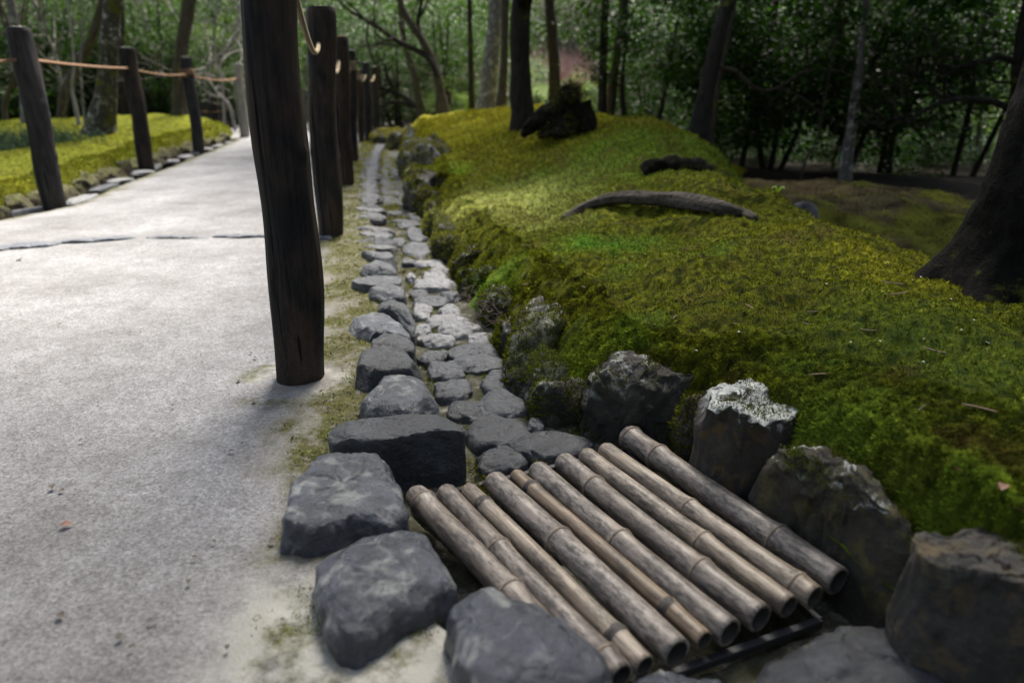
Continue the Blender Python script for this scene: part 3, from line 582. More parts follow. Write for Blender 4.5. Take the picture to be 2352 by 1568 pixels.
def scatter(fn_h, fn_e, n, ylo, yhi, smax, lmul=1., left=1, colf=moss_col, power=1.2):
    u = RNG.uniform(0, 1, n); Y = ylo*(yhi/ylo)**(u**power) if ylo > 0 else 0
    s = np.where(RNG.uniform(0, 1, n) < .32, RNG.uniform(0, .25, n), smax*RNG.uniform(0, 1, n)*np.clip(Y/yhi*1.6+.25, 0, 1))
    X = fn_e(Y)+left*s; Z = fn_h(X, Y); e = .006
    gx = (fn_h(X+e, Y)-Z)/e; gy = (fn_h(X, Y+e)-Z)/e; nn = np.stack([-gx, -gy, np.ones(n)], -1); nn /= np.linalg.norm(nn, axis=1)[:, None]
    c = colf(X, Y); lum = c.sum(1); sc = (.5+.28*Y.clip(.5, 9))*lmul
    bright = sst(lum, .2, .4)
    L = RNG.uniform(.003, .0085, n)*sc*(1+.7*bright); wd = L*RNG.uniform(.3, .55, n)
    c = c*(RNG.uniform(.6, 1.35, n)*(1+.8*(fbm(xy3(X, Y)*60, 2)).clip(-.8, 1)))[:, None]  # finer clumps: shade between tufts put into blade colour
    return blades(X, Y, Z, L, wd, .75, c.clip(0, 1), nn)
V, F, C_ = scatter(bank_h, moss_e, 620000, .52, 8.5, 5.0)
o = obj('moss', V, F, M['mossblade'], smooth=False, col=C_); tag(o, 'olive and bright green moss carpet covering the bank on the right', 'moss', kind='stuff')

def moss_cap(o, n, L, lo=.3, th=.0, dark=1.):
    me = o.data; k = len(me.polygons); c = np.zeros(k*3); nn = np.zeros(k*3); ar = np.zeros(k); me.polygons.foreach_get('center', c); me.polygons.foreach_get('normal', nn); me.polygons.foreach_get('area', ar)
    c = c.reshape(-1, 3); nn = nn.reshape(-1, 3); wc = c+np.array(o.location); f = fbm(wc*9+12, 4); pr = ar*(sst(nn[:, 2], lo-.4, lo+.3))*(f > th)
    if pr.sum() <= 0: return
    i = RNG.choice(k, n, p=pr/pr.sum()); q = wc[i]+RNG.normal(0, .004, (n, 3)); col = moss_col(q[:, 0], q[:, 1]); col = (col*(1-.75*(dark < 1))+np.array([.05, .055, .008])*(dark < 1))*RNG.uniform(.4, 1.4, n)[:, None]
    V, F, C_ = blades(q[:, 0], q[:, 1], q[:, 2]+.001, RNG.uniform(.5, 1.2, n)*L, RNG.uniform(.2, .45, n)*L, .8, col, nn[i])
    m = obj('moss_cover', V-np.array(o.location), F, M['mossblade'], o, smooth=False, col=C_)
for o in [o for o in bpy.data.objects if o.name.startswith('bank_rock')]:
    big_ = o.dimensions[2] > .22; y_ = o.location[1]; lb = o['label']
    if lb.startswith(('low mossed stone in', 'mossed stone wedged', 'mossed stone behind')): moss_cap(o, 5000, .008, -.1, -.55); continue
    if 'squared' in lb: moss_cap(o, 1800, .006, .5, .2, .5); continue
    if 'corner' in lb: moss_cap(o, 3000, .007, .8, .1, .5)
    elif 'hump' in lb: moss_cap(o, 6000, .006, .75, -.05, .5)
    elif 'peak' in lb: moss_cap(o, 4500, .008, .3, .05, .5)
    elif 'mossed stone' in lb: moss_cap(o, 4500 if y_ < 3.3 else 3000, .009+.002*y_, -.1, -.55)
    elif 'slanting mossy' in lb: moss_cap(o, 9000, .010, .0, -.2)
    elif 'showing through' in lb: moss_cap(o, 7000, .010, .1, -.25)
    else: moss_cap(o, 6000, .018, .1, -.15)
# ------------------------------------------------------------------ path, verge and gutter bed
path_r = poly_at([G(1330, 1900), (.12, .42), G(1180, 1568), G(960, 1390), G(850, 1180), G(860, 1060), G(880, 960), G(880, 860), G(890, 760), G(880, 660), G(860, 560), G(840, 470), G(840, 400), G(855, 350), G(870, 325), G(870, 305), (-2.2, 13), (-2.6, 16)])
path_l = poly_at([(-3.2, .2), G(0, 494), G(150, 468), G(250, 425), G(350, 390), G(470, 345), G(530, 322), (-5.2, 11.8), (-9, 13), (-12, 16)])
def path_tint(X, Y):
    p = xy3(X, Y); n1 = fbm(p*6, 4); n2 = fbm(p*16+4, 3); dr = (X-(kerb_l(Y)))
    wv = np.interp(Y, [.3, .9, 1.2, 1.7, 2.4, 5, 12], [.03, .04, .11, .13, .17, .20, .20])
    m = sst(dr+wv+n1*.06, -.02, .10); pa = G(692, 868); rp = np.hypot(X-pa[0], Y-pa[1]); m = np.maximum(m*(.75+n1*.6)*(rp > .11), .55*np.exp(-((rp-.14)/.035)**2)*(n1 > 0))
    ml = sst(path_l(Y)+.18+n1*.1-X, -.05, .2); m = np.maximum(m, ml)
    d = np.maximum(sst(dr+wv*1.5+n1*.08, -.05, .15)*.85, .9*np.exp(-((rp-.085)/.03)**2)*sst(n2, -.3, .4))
    d = np.maximum(d, sst(ml, .1, .6)*.8); d = np.maximum(d, .30*sst(1.3-Y+n1*.2, 0, .9))  # also browner towards the near end of the path
    pale = .9*np.exp(-((rp-.10)/.035)**2)*sst(n1, -.2, .2)+.9*sst(dr, -.16, .0)*sst(.95-Y, 0, .15)
    return np.stack([m.clip(0, 1), d.clip(0, 1), pale.clip(0, 1)], -1)
yy = np.r_[np.linspace(.15, 2.6, 220), np.linspace(2.62, 16, 200)]; uu = np.r_[np.linspace(0, .6, 50)[:-1], np.linspace(.6, 1, 90)]
YY, UU = np.meshgrid(yy, uu, indexing='ij'); XX = path_l(YY)+(path_r(YY)-path_l(YY))*UU
ZZ = .006*fbm(xy3(XX, YY)*1.3, 3)+.0025*fbm(xy3(XX, YY)*9, 3)-.004-.035*sst(1-UU, .93, 1.)+.02*np.sin(np.clip(UU, 0, 1)*math.pi)*sst(YY, 2, 5)
mt_ = path_tint(XX, YY)[..., 0]; ZZ = ZZ+.010*mt_*(fbm(xy3(XX, YY)*14, 3)+.2)
o = obj('path', np.stack([XX, YY, ZZ], -1).reshape(-1, 3), gridF(len(yy), len(uu)), M['path'], col=path_tint(XX, YY).reshape(-1, 3)); tag(o, kind='structure')
# sunk bed of the gutter, with the pit under the bamboo
PIT = OP([(935, 1150), (1440, 1010), (1900, 1420), (1560, 1540), (1400, 1568)], -.05)
def in_poly(X, Y, poly):
    r = np.zeros(X.shape, bool); n = len(poly)
    for i in range(n):
        a, b_ = poly[i], poly[(i+1) % n]; c = ((a[1] > Y) != (b_[1] > Y)) & (X < (b_[0]-a[0])*(Y-a[1])/(b_[1]-a[1]+1e-12)+a[0]); r ^= c
    return r
yy = np.r_[np.linspace(.2, 2., 400), np.linspace(2.01, 13, 260)]; uu = np.linspace(0, 1, 230)
YY, UU = np.meshgrid(yy, uu, indexing='ij'); lft = path_r(YY)-.01; rgt = np.interp(YY, [.2, 1.3, 1.6, 13], [1.5, .95, .42, -1.7]); rgt = np.maximum(rgt, gut_r(YY)+.12)
XX = lft+(rgt-lft)*UU; dk = np.clip((XX-lft)/.05, 0, 1)
ZZ = -.008+(-.045-.0*YY)*sst(dk)+.008*fbm(xy3(XX, YY)*12, 4)-np.interp(YY, [.2, 1.3, 1.5], [.022, .022, 0])*sst(dk)
sdp = np.full(XX.shape, 9.)
for i in range(len(PIT)):
    a, b_ = PIT[i], PIT[(i+1) % len(PIT)]; e_ = (b_-a)/np.linalg.norm(b_-a); sdp = np.minimum(sdp, np.abs((XX-a[0])*e_[1]-(YY-a[1])*e_[0])+99*(((XX-a[0])*e_[0]+(YY-a[1])*e_[1] < -.03) | ((XX-b_[0])*e_[0]+(YY-b_[1])*e_[1] > .03)))
sdp = np.where(in_poly(XX, YY, PIT), sdp, -1); ZZ = ZZ+(-.24-ZZ)*sst(sdp, -.001, .03)
o = obj('gutter_bed', np.stack([XX, YY, ZZ], -1).reshape(-1, 3), gridF(len(yy), len(uu)), M['bed']); tag(o, kind='structure')
# verge moss growing between path and kerb
n = 60000; Yv = .75*(10/.75)**RNG.uniform(0, 1, n)**1.1; Xv = kerb_l(Yv)+RNG.uniform(-.22, .24, n); tt = path_tint(Xv, Yv)[:, 0]*(fbm(xy3(Xv, Yv)*22, 3)+.55+.15)
keep = (tt > RNG.uniform(.25, .9, n)) & (Xv < path_r(Yv)+.01); Xv = Xv[keep]; Yv = Yv[keep]; c = moss_col(Xv, Yv)*.8; gq = fbm(xy3(Xv, Yv)*7+2, 3)[:, None]
c = c+(np.array([.13, .17, .015])-c)*sst(gq, .15, .5)*.8+(np.array([.06, .045, .014])-c)*sst(-gq, .0, .4)*.7
L = RNG.uniform(.003, .008, len(Xv))*(.6+.3*Yv); V, F, C_ = blades(Xv, Yv, 0*Xv+.002, L, L*.35, .8, (c*RNG.uniform(.5, 1.7, len(Xv))[:, None]).clip(0, 1))
o = obj('moss', V, F, M['mossblade'], smooth=False, col=C_); tag(o, 'thin patchy moss on the verge between the path and the kerb stones', 'moss', kind='stuff')
# crumbs of moss between the cobbles
n = 50000; Yv = 1.15*(9.5/1.15)**RNG.uniform(0, 1, n)**1.1; Xv = gut_l(Yv)+(gut_r(Yv)-gut_l(Yv)+.05)*RNG.uniform(-.1, 1, n); keep = fbm(xy3(Xv, Yv)*9+6, 3)+.3*sst(Yv, 3.5, 4.5)-.25*sst(2.6-np.abs(Yv-2.3), 2.2, 2.6) > RNG.uniform(.0, .5, n)
Xv = Xv[keep]; Yv = Yv[keep]; c = moss_col(Xv, Yv); L = RNG.uniform(.003, .009, len(Xv))*(.6+.3*Yv)
V, F, C_ = blades(Xv, Yv, 0*Xv-.048, L, L*.35, .8, (c*RNG.uniform(.5, 1.7, len(Xv))[:, None]).clip(0, 1))
o = obj('moss', V, F, M['mossblade'], smooth=False, col=C_); tag(o, 'moss crumbs in the joints between the gutter cobbles', 'moss', kind='stuff')

# ------------------------------------------------------------------ left bank
ctlL = [G(x, y, z) for x, y, z in [(0, 410, .12), (150, 390, .13), (260, 350, .13), (360, 330, .13), (450, 315, .14), (525, 300, .13), (0, 350, .12), (100, 340, .17), (250, 320, .2), (-600, 420, .12), (-300, 420, .12), (-600, 330, .1)]]+[P(x, y, Y) for x, y, Y in [(0, 292, 8.6), (100, 297, 8.6), (230, 296, 9.5), (400, 268, 10.6), (470, 272, 11.), (528, 290, 11.2), (-600, 290, 9.)]]
ctlL += [np.array([-8, 12.5, .05]), np.array([-6, 13, .1]), np.array([-5, 12.6, 0.05]), np.array([-12, 11, .1])]
CL = np.array(ctlL); nL = len(CL); A = np.zeros((nL+3, nL+3)); A[:nL, :nL] = tps(np.hypot(CL[:, None, 0]-CL[None, :, 0], CL[:, None, 1]-CL[None, :, 1]))+np.eye(nL)*.05
A[:nL, nL] = 1; A[:nL, nL+1] = CL[:, 0]; A[:nL, nL+2] = CL[:, 1]; A[nL:, :nL] = A[:nL, nL:].T; WL = np.linalg.solve(A, np.r_[CL[:, 2], 0, 0, 0])
left_e = poly_at([(-3.9, .5), G(-60, 500), G(0, 478), G(130, 448), G(220, 412), G(300, 385), G(400, 350), G(455, 335), G(520, 318), (-4.45, 11.4), (-6, 12.6)])
def left_h(X, Y):
    z = WL[nL]+WL[nL+1]*X+WL[nL+2]*Y
    for k in range(nL): z = z+WL[k]*tps(np.hypot(X-CL[k, 0], Y-CL[k, 1]))
    s = left_e(Y)-X+.02*pn(xy3(X, Y)*5); e = sst(s/.09)**.5; p = xy3(X, Y); z = np.clip(z, -.1, .6)*sst(13.2-Y, 0, 1.5)
    return -.06+(z+.06)*e+(.035*fbm(p*2, 3)+.014*fbm(p*8, 3))*(e*.8+.2)
yy = np.r_[np.linspace(.5, 4, 40), np.linspace(4.05, 12.9, 260)]; ss = 7*np.linspace(0, 1, 160)**2.2-.02
YY, SS = np.meshgrid(yy, ss, indexing='ij'); XX = left_e(YY)-SS; ZZ = left_h(XX, YY)
o = obj('moss_bank', np.stack([XX, YY, ZZ], -1).reshape(-1, 3), gridF(len(yy), len(ss))[:, ::-1].copy(), M['moss'], col=moss_col(XX, YY, True).reshape(-1, 3)*.9); tag(o, kind='structure')
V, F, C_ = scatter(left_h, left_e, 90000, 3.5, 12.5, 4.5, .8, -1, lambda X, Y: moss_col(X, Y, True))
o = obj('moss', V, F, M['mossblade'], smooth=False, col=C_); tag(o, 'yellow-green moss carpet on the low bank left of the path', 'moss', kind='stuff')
# rocks along its foot
Yk = 3.9; k = 0
LL = ['rusty brown rock at the left edge of the picture', 'brown rock in front of the nearest left post', 'pointed grey rock right of the nearest left post', 'mossy brown rock between the first two left posts', 'long dark rock in the middle of the left bank', 'brown rock left of the second left post', 'rock behind the second left post', 'low grey rock right of the second left post', 'blocky dark rock left of the third left post', 'mossed rock at the foot of the third left post']
while Yk < 11:
    wd = random.uniform(.2, .42); q = left_e(Yk)-.02; zt = random.uniform(.045, .085)
    stone('bank_rock', blob(q, Yk, .10, wd*.5, 500+k), zt, -.06, M['leftrock'], LL[k] if k < len(LL) else 'small mossy rocks edging the far tip of the left bank', 'rock', None if k < len(LL) else 'rocks edging the far tip of the left bank', seed=500+k, e=.8, edge=.09, rough=.02, n=56, rings=12, facets=6)
    Yk += wd*random.uniform(.85, 1.05); k += 1
for k in range(13):
    Yk = 3.95+k*.52+random.uniform(-.1, .1); row_stone('edging_stone', k % 8, 'cobblepale' if k % 3 else 'cobble', (float(left_e(Yk))+.17+random.uniform(-.03, .03), Yk, -.020), random.uniform(.08, .16), random.uniform(.15, .36), .07, random.uniform(-.3, .3), 'flat grey stones sunk along the left edge of the path', 'edging stone', 'flat stones along the left path edge')
# stones set flush across the path
CR = [(-40, 577, 150), (75, 567, 130), (225, 555, 215), (410, 550, 150), (545, 547, 120), (645, 547, 110), (735, 551, 60)]
CLb = ['stone set across the path at the left picture edge', 'long dark strip stone, second across the path', 'longest strip stone set across the path', 'short strip stone in the middle of the path', 'strip stone just left of the big post', 'strip stone hidden behind the big post', 'strip stone between the big post and the second post']
for k, (x, y, wp) in enumerate(CR):
    a = G(x-wp*.46, y+wp*.03*(x < 300)); b_ = G(x+wp*.46, y-wp*.03*(x < 300)); c = (a+b_)/2; rz = math.atan2(b_[1]-a[1], b_[0]-a[0])
    stone('strip_stone', blob(c[0], c[1], np.hypot(*(b_-a)[:2])/2*1.08, [.05, .05, .042, .026, .028, .024, .03][k], 700+k, rz, 3.), .017, -.05, M['stripst'], CLb[k], 'strip stone', 'stones set in a line across the path', seed=700+k, e=.3, edge=.012, rough=.004, n=60, rings=10, facets=0)

# ------------------------------------------------------------------ bamboo over the drain
BF = [(952, 1134), (1021, 1128), (1073, 1123), (1131, 1103), (1183, 1090), (1231, 1078), (1291, 1059), (1343, 1044), (1387, 1032), (1439, 999)]
BE = [(1365, 1575), (1427, 1554), (1481, 1529), (1555, 1500), (1618, 1471), (1676, 1453), (1747, 1420), (1812, 1393), (1871, 1372), (1926, 1335)]
BD = [.045, .040, .033, .047, .031, .045, .046, .039, .040, .050]
BN = [[(.07, 0), (.62, 0)], [(.40, 0), (.93, 0)], [(.13, 1), (.88, 1)], [(.44, 0)], [(.12, 1), (.86, 1)], [(.53, 0)], [(.22, 0), (.77, 0)], [(.66, 0)], [(.49, 0), (.94, 0)], [(.035, 0), (.20, 0), (.78, 0)]]
BL = ['leftmost bamboo pole, its near half hidden behind the mottled boulder', 'second bamboo pole from the left with a swollen node midway', 'thin bamboo pole with a black node at its far end, third from the left', 'thick grey bamboo pole between the two thin ones',
      'thinnest brown streaky bamboo pole with black nodes at both ends', 'thick bamboo pole right of the thin brown one, dark mould at its far end', 'bamboo pole seventh from the left with a node near its far end', 'straight tan bamboo pole, third from the right', 'knobbly tan bamboo pole, second from the right', 'rightmost and thickest bamboo pole, set a little apart against the rocks']
BM = [0, 0, 1, 0, 2, 0, 0, 1, 1, 0]
for k in range(10):
    r = BD[k]/2; zc = -.012+ (.004 if k in (3, 9) else 0); a = G(*BF[k], zc); b_ = G(*BE[k], zc); Lg = np.linalg.norm(b_-a); d = (b_-a)/Lg
    # local Y runs from the far end to the near end
    root = empty('bamboo_pole', a, (0, 0, math.atan2(d[1], d[0])-math.pi/2)); tag(root, BL[k], 'bamboo pole', 'bamboo poles laid over the drain')
    ys = np.unique(np.r_[np.linspace(0, Lg, 60), *[np.linspace(f*Lg-.012, f*Lg+.012, 13) for f, _ in BN[k]]]); ys = ys[(ys >= 0) & (ys <= Lg)]
    rad = np.full(len(ys), r)
    for f, dk_ in BN[k]:
        dd = ys-f*Lg; rad = rad+r*(.13*np.exp(-(dd/.010)**2)+.04*np.exp(-(dd/.03)**2))-r*.08*np.exp(-((dd-.003)/.0018)**2)
    rad = rad*(1+.012*np.sin(ys*40+k)); far = np.minimum(1, .80+ys/.006*.2); rad = rad*far
    rs = np.random.default_rng(900+k); bow = rs.uniform(-.004, .004)*np.sin(ys/Lg*math.pi)
    pts = np.stack([bow, ys, 0*ys], -1); V, F = tube(pts, rad, 28, closed=False)
    # open near end: rim, inner wall and the septum inside
    m = 28; th = None; nV = len(V); last = V[-m:]; cN = pts[-1]
    ring2 = cN+(last-cN)*.80; ring3 = ring2-np.array([0, .065, 0]); ring4 = cN-np.array([0, .067, 0])
    W_ = np.vstack([V, ring2, ring3, ring4[None], pts[:1]]); j = np.arange(m); jj = (j+1) % m
    FF = F.tolist()+[[nV-m+a1, nV-m+b1, nV+b1, nV+a1] for a1, b1 in zip(j, jj)]
    FF += [[b1, a1, nV+2*m+1] for a1, b1 in zip(j, jj)]
    obj('culm', W_, FF, BAM[BM[k]], root)
    I_ = np.vstack([ring2*np.array([1, 1, 1])+0, ring3, ring4[None]]); FI = [[a1, b1, m+b1, m+a1] for a1, b1 in zip(j, jj)]+[[m+a1, m+b1, 2*m] for a1, b1 in zip(j, jj)]
    obj('hollow', I_, FI, M['baminner'], root)
    for f, dk_ in BN[k]:
        wn = .016 if dk_ else .0045; yn = np.linspace(f*Lg-wn/2, f*Lg+wn/2, 9); rn = np.interp(yn, ys, rad)+r*(.012+.03*(1-((yn-f*Lg)/(wn/2))**2)); bw_ = np.interp(yn, ys, bow)
        V, F = tube(np.stack([bw_, yn, 0*yn], -1), rn, 28, closed=False, rough=.06 if dk_ else .02, seed=k, nf=60)
        obj('node', V, F, M['bamnode'] if dk_ else M['bamnode2'], root)
# iron frame the poles rest on
fr = empty('drain_frame', G(1880, 1425, -.06)); tag(fr, 'thin black iron frame under the near ends of the bamboo', 'drain frame')
def rod(name, a, b_, w_, h_, mat, parent):
    a = np.asarray(a, float); b_ = np.asarray(b_, float); d = b_-a; d /= np.linalg.norm(d); s = np.cross(d, [0, 0, 1]); s /= np.linalg.norm(s); u = np.cross(s, d)
    c = w_*.18; prof = [(-w_+c, -h_), (w_-c, -h_), (w_, -h_+c), (w_, h_-c), (w_-c, h_), (-w_+c, h_), (-w_, h_-c), (-w_, -h_+c)]
    n = 8; V = [p+s*x+u*z for p in (a, b_) for x, z in prof]; F = [[i, (i+1) % n, n+(i+1) % n, n+i] for i in range(n)]+[list(range(n))[::-1], list(range(n, 2*n))]
    o = obj(name, np.array(V), F, mat, None, smooth=False); o.parent = parent; o.matrix_parent_inverse = Matrix.Translation(-Vector(parent.location)); return o
c1 = G(1882, 1428, -.055); c2 = G(1550, 1542, -.055); cL = G(1400, 1600, -.055); c3 = G(1440, 1035, -.055); c4 = G(960, 1150, -.055)
rod('bar', c1, cL, .006, .007, M['iron'], fr); rod('bar', c1+[0, .001, 0], c3, .006, .0065, M['iron'], fr); rod('bar', c3, c4, .006, .007, M['iron'], fr)
mid1 = (c1+c3)/2; mid2 = (cL+c4)/2; rod('bar', mid1, mid2, .005, .0055, M['iron'], fr)

# ------------------------------------------------------------------ posts and ropes
def post(base, top_px, ht, dia, mat, endmat, label, group, seed, waist=.0, bulge=.06, flat=False, basewide=.0, zb=0.):
    b0 = G(*base, zb) if len(base) == 2 else np.array(base); 
    # the top sits where the picture shows it, at the same forward distance with a small lean only
    e = empty('post', b0); tag(e, label, 'post', group)
    t_ = P(top_px[0], top_px[1], b0[1]); dx = (t_[0]-b0[0])/(t_[2]-b0[2]); n = 90; z = np.linspace(-.06, ht, n); rs = np.random.default_rng(seed)
    th = np.linspace(0, 2*math.pi, 40, endpoint=False); Zg = z[:, None]+0*th; r = dia/2*(1+.0*Zg)
    q = np.stack([np.cos(th)*.9+0*Zg, np.sin(th)*.9+0*Zg, Zg*1.6], -1)+seed*5.1
    r = r*(1+.10*pn(q)+.06*pn(q*2.3+9)+.02*pn(q*np.array([5, 5, 2.]))); q3 = np.stack([np.cos(th)*dia*30+0*Zg, np.sin(th)*dia*30+0*Zg, Zg*2.], -1)+seed
    r = r+dia*.014*fbm(q3, 3); r = r*(1+basewide*np.exp(-((Zg)/.12)**2))
    kn = rs.uniform(.2, .85, 3)*ht; ka = rs.uniform(0, 2*math.pi, 3)
    for a_, b_ in zip(kn, ka): r = r+dia*.05*np.exp(-((Zg-a_)/.018)**2-((np.angle(np.exp(1j*(th-b_))))/.25)**2)
    r = r*(1+bulge*np.exp(-((Zg-.24)/.14)**2)+.4*bulge*np.exp(-((Zg-.62)/.1)**2))
    if waist: r = r*(1-waist*np.exp(-((Zg-ht*.45)/.16)**2))
    r[-1] *= .90; r[-2] *= .975
    bow = .014*np.sin(z*4.5+seed)*(z/ht)*(1-z/ht)*4
    X = dx*Zg+bow[:, None]+r*np.cos(th); Y_ = r*np.sin(th); V = np.stack([X, Y_, Zg], -1).reshape(-1, 3)
    obj('shaft', V, gridF(n, 40, True), mat, e)
    cx = dx*ht+bow[-1]; k = np.linspace(1, 0, 8)[:, None]; rt = r[-1]
    CX = cx+rt*np.cos(th)*k; CY = rt*np.sin(th)*k; CZ = ht+.0015+(1-k)*.004+.003*pn(np.stack([CX*60, CY*60, 0*CX], -1)+seed)*(k < .99)
    obj('end_grain', np.stack([CX, CY, CZ], -1).reshape(-1, 3), gridF(8, 40, True), endmat, e)
    return b0, dx
PR = 'rope fence posts on the right side of the path'; PL = 'rope fence posts on the left side of the path'; PF = 'small fence posts far down the left bend'
R_ = []
R_.append(post((692, 862), (624, 0), 1.08, .121, M['post'], M['endgrey'], 'thick charred post in the foreground, rising out of the top of the picture', PR, 1, bulge=.11))
R_.append(post((760, 540), (737, 35), 1.07, .128, M['post'], M['endgrey'], 'second post of the right row with a pale sawn top, knot low on its side', PR, 2))
R_.append(post((797, 424), (780, 95), 1.07, .12, M['postbrown'], M['endorange'], 'brown post with an orange sawn top in the right row', PR, 3, basewide=.05))
R_.append(post((813, 370), (804, 122), 1.06, .10, M['post'], M['endgrey'], 'black post with rope wound round it in the right row', PR, 4))
R_.append(post((830, 326), (824, 175), .95, .085, M['postbrown'], M['endgrain'], 'slim brown post glimpsed between the black and grey posts', PR, 5))
R_.append(post((847, 324), (840, 139), 1.04, .112, M['postgrey'], M['endgrey'], 'grey-brown post, last but one of the right row', PR, 6))
R_.append(post((866, 311), (861, 160), 1.02, .105, M['post'], M['endgrey'], 'dark slender post at the far end of the right row', PR, 7))
L_ = []
L_.append(post((124, 468), (46, 90), 1.06, .135, M['postgrey'], M['endgrey'], 'nearest left post, grey-black and leaning, at the left picture edge', PL, 11))
L_.append(post((337, 383), (292, 122), 1.06, .138, M['post'], M['endgrey'], 'second left post, dark reddish black', PL, 12))
L_.append(post((457, 345), (427, 138), 1.05, .125, M['postgrey'], M['endgrey'], 'third left post with rope knotted round its top', PL, 13))
L_.append(post((563, 316), (547, 157), 1.05, .135, M['postsunlit'], M['endgrey'], 'pale sunlit left post just left of the big post', PL, 14))
for k, (x, y0, y1, d, mt, lab) in enumerate([(487, 281, 218, .10, 'postgrey', 'leftmost small post behind the mossy mound'), (498, 284, 238, .07, 'postbrown', 'thin brown small post behind the mound'), (512, 287, 217, .10, 'post', 'dark small post, second from the pale sunlit post'), (532, 299, 225, .10, 'post', 'small dark post nearest the pale sunlit post'), (470, 279, 232, .09, 'postgrey', 'faintest small post furthest left behind the mound')]):
    Yk = 13.2; q = P(x, y0+6, Yk); post((q[0], Yk, q[2]), (x-3, y1), P(x, y1, Yk)[2]-q[2], d, M[mt], M['endgrey'], lab, PF, 30+k)
def span(a, b_, sag, n=24):
    t = np.linspace(0, 1, n)[:, None]; p = a+(b_-a)*t; p[:, 2] -= sag*4*(t*(1-t))[:, 0]; return p
def twist(path, r, seed=0):       # three laid strands
    path = np.asarray(path); d = np.r_[0, np.cumsum(np.linalg.norm(np.diff(path, axis=0), axis=1))]; n = int(min(900, max(40, d[-1]/.007))); s = np.linspace(0, d[-1], n)
    c = np.stack([np.interp(s, d, path[:, i]) for i in range(3)], -1); T = np.gradient(c, axis=0); T /= np.linalg.norm(T, axis=1)[:, None]
    A_ = np.cross(T, [0, 0, 1.]); A_ /= np.linalg.norm(A_, axis=1)[:, None]+1e-9; B_ = np.cross(A_, T); mb = MB()
    for k in range(3):
        ph = s/(r*7)*2*math.pi+k*2*math.pi/3; q = c+(A_*np.cos(ph)[:, None]+B_*np.sin(ph)[:, None])*r*.52
        mb.add(*tube(q, r*.56, 6, closed=False))
    return mb.get()
def ppos(b0dx, z): b0, dx = b0dx; return b0+np.array([dx*z, 0, z])
def coil(b0dx, z, rad, turns=3, pitch=.016):
    c = ppos(b0dx, z); t = np.linspace(0, turns*2*math.pi, turns*20); return np.stack([c[0]+rad*np.cos(t), c[1]+rad*np.sin(t), c[2]+pitch*t/(2*math.pi)], -1)
rl = empty('rope', L_[0][0]+np.array([0, 0, .9])); tag(rl, 'orange-brown rope strung between the left posts', 'rope')
def rope_part(parent, name, path, r, mat):
    V, F = twist(path, r); o = obj(name, V-np.array(parent.location), F, mat, parent); return o
p0 = P(-500, 140, 3.3); hz = .885
seq = [ppos(L_[0], hz), ppos(L_[1], hz), ppos(L_[2], hz-.02), ppos(L_[3], hz-.03)]
rope_part(rl, 'strand', span(p0, seq[0], .03), .0105, M['rope'])
for i, sg in ((0, .012), (1, .03), (2, .05)): rope_part(rl, 'strand', span(seq[i], seq[i+1], sg), .0105, M['rope'])
rope_part(rl, 'strand', span(seq[3], np.array([-3.9, 12.6, .78]), .05), .0105, M['rope'])
rope_part(rl, 'knot', coil(L_[2], hz-.035, .068, 3, .022), .011, M['rope'])
c = ppos(L_[2], hz-.02); t = np.linspace(0, 5.5, 26); rope_part(rl, 'knot', np.stack([c[0]+.01+.04*np.cos(t), c[1]-.085+0*t, c[2]+.028*np.sin(t)], -1), .011, M['rope'])
rope_part(rl, 'knot', np.stack([c[0]-.05-.02*np.linspace(0, 1, 8), c[1]-.075+0*np.linspace(0, 1, 8), c[2]+.06-.13*np.linspace(0, 1, 8)], -1), .010, M['rope'])
rf = empty('rope', P(487, 240, 13.2)); tag(rf, 'thin orange rope on the small far posts', 'rope')
rope_part(rf, 'strand', span(P(462, 255, 13.15), P(533, 245, 13.15), .05), .012, M['rope'])
rr_ = empty('rope', R_[0][0]+np.array([0, 0, .95])); tag(rr_, 'tan rope looped along the right row of posts', 'rope')
hz = .93
# the first span hangs from the big post and turns into a hole in the front of the second
a = ppos(R_[0], hz+.03)+np.array([.03, .05, 0]); b_ = ppos(R_[1], hz-.02)+np.array([-.0, -.062, 0])
rope_part(rr_, 'strand', span(a, b_, .09), .009, M['ropepale'])
for i in range(1, 6):
    if i == 3 or i == 4: continue
    a = ppos(R_[i], hz-.02)+np.array([.0, .05, 0]); b_ = ppos(R_[i+1], hz-.03)+np.array([0, -.055, 0]); rope_part(rr_, 'strand', span(a, b_, .10), .012, M['ropepale'])
a = ppos(R_[3], hz-.02)+np.array([.05, .0, 0]); b_ = ppos(R_[5], hz-.05)+np.array([0, -.06, 0]); rope_part(rr_, 'strand', span(a, b_, .10), .012, M['ropepale'])
rope_part(rr_, 'knot', coil(R_[3], hz-.06, .056, 4, .022), .011, M['ropepale']); rope_part(rr_, 'knot', coil(R_[4], hz-.12, .05, 3, .022), .011, M['ropepale'])

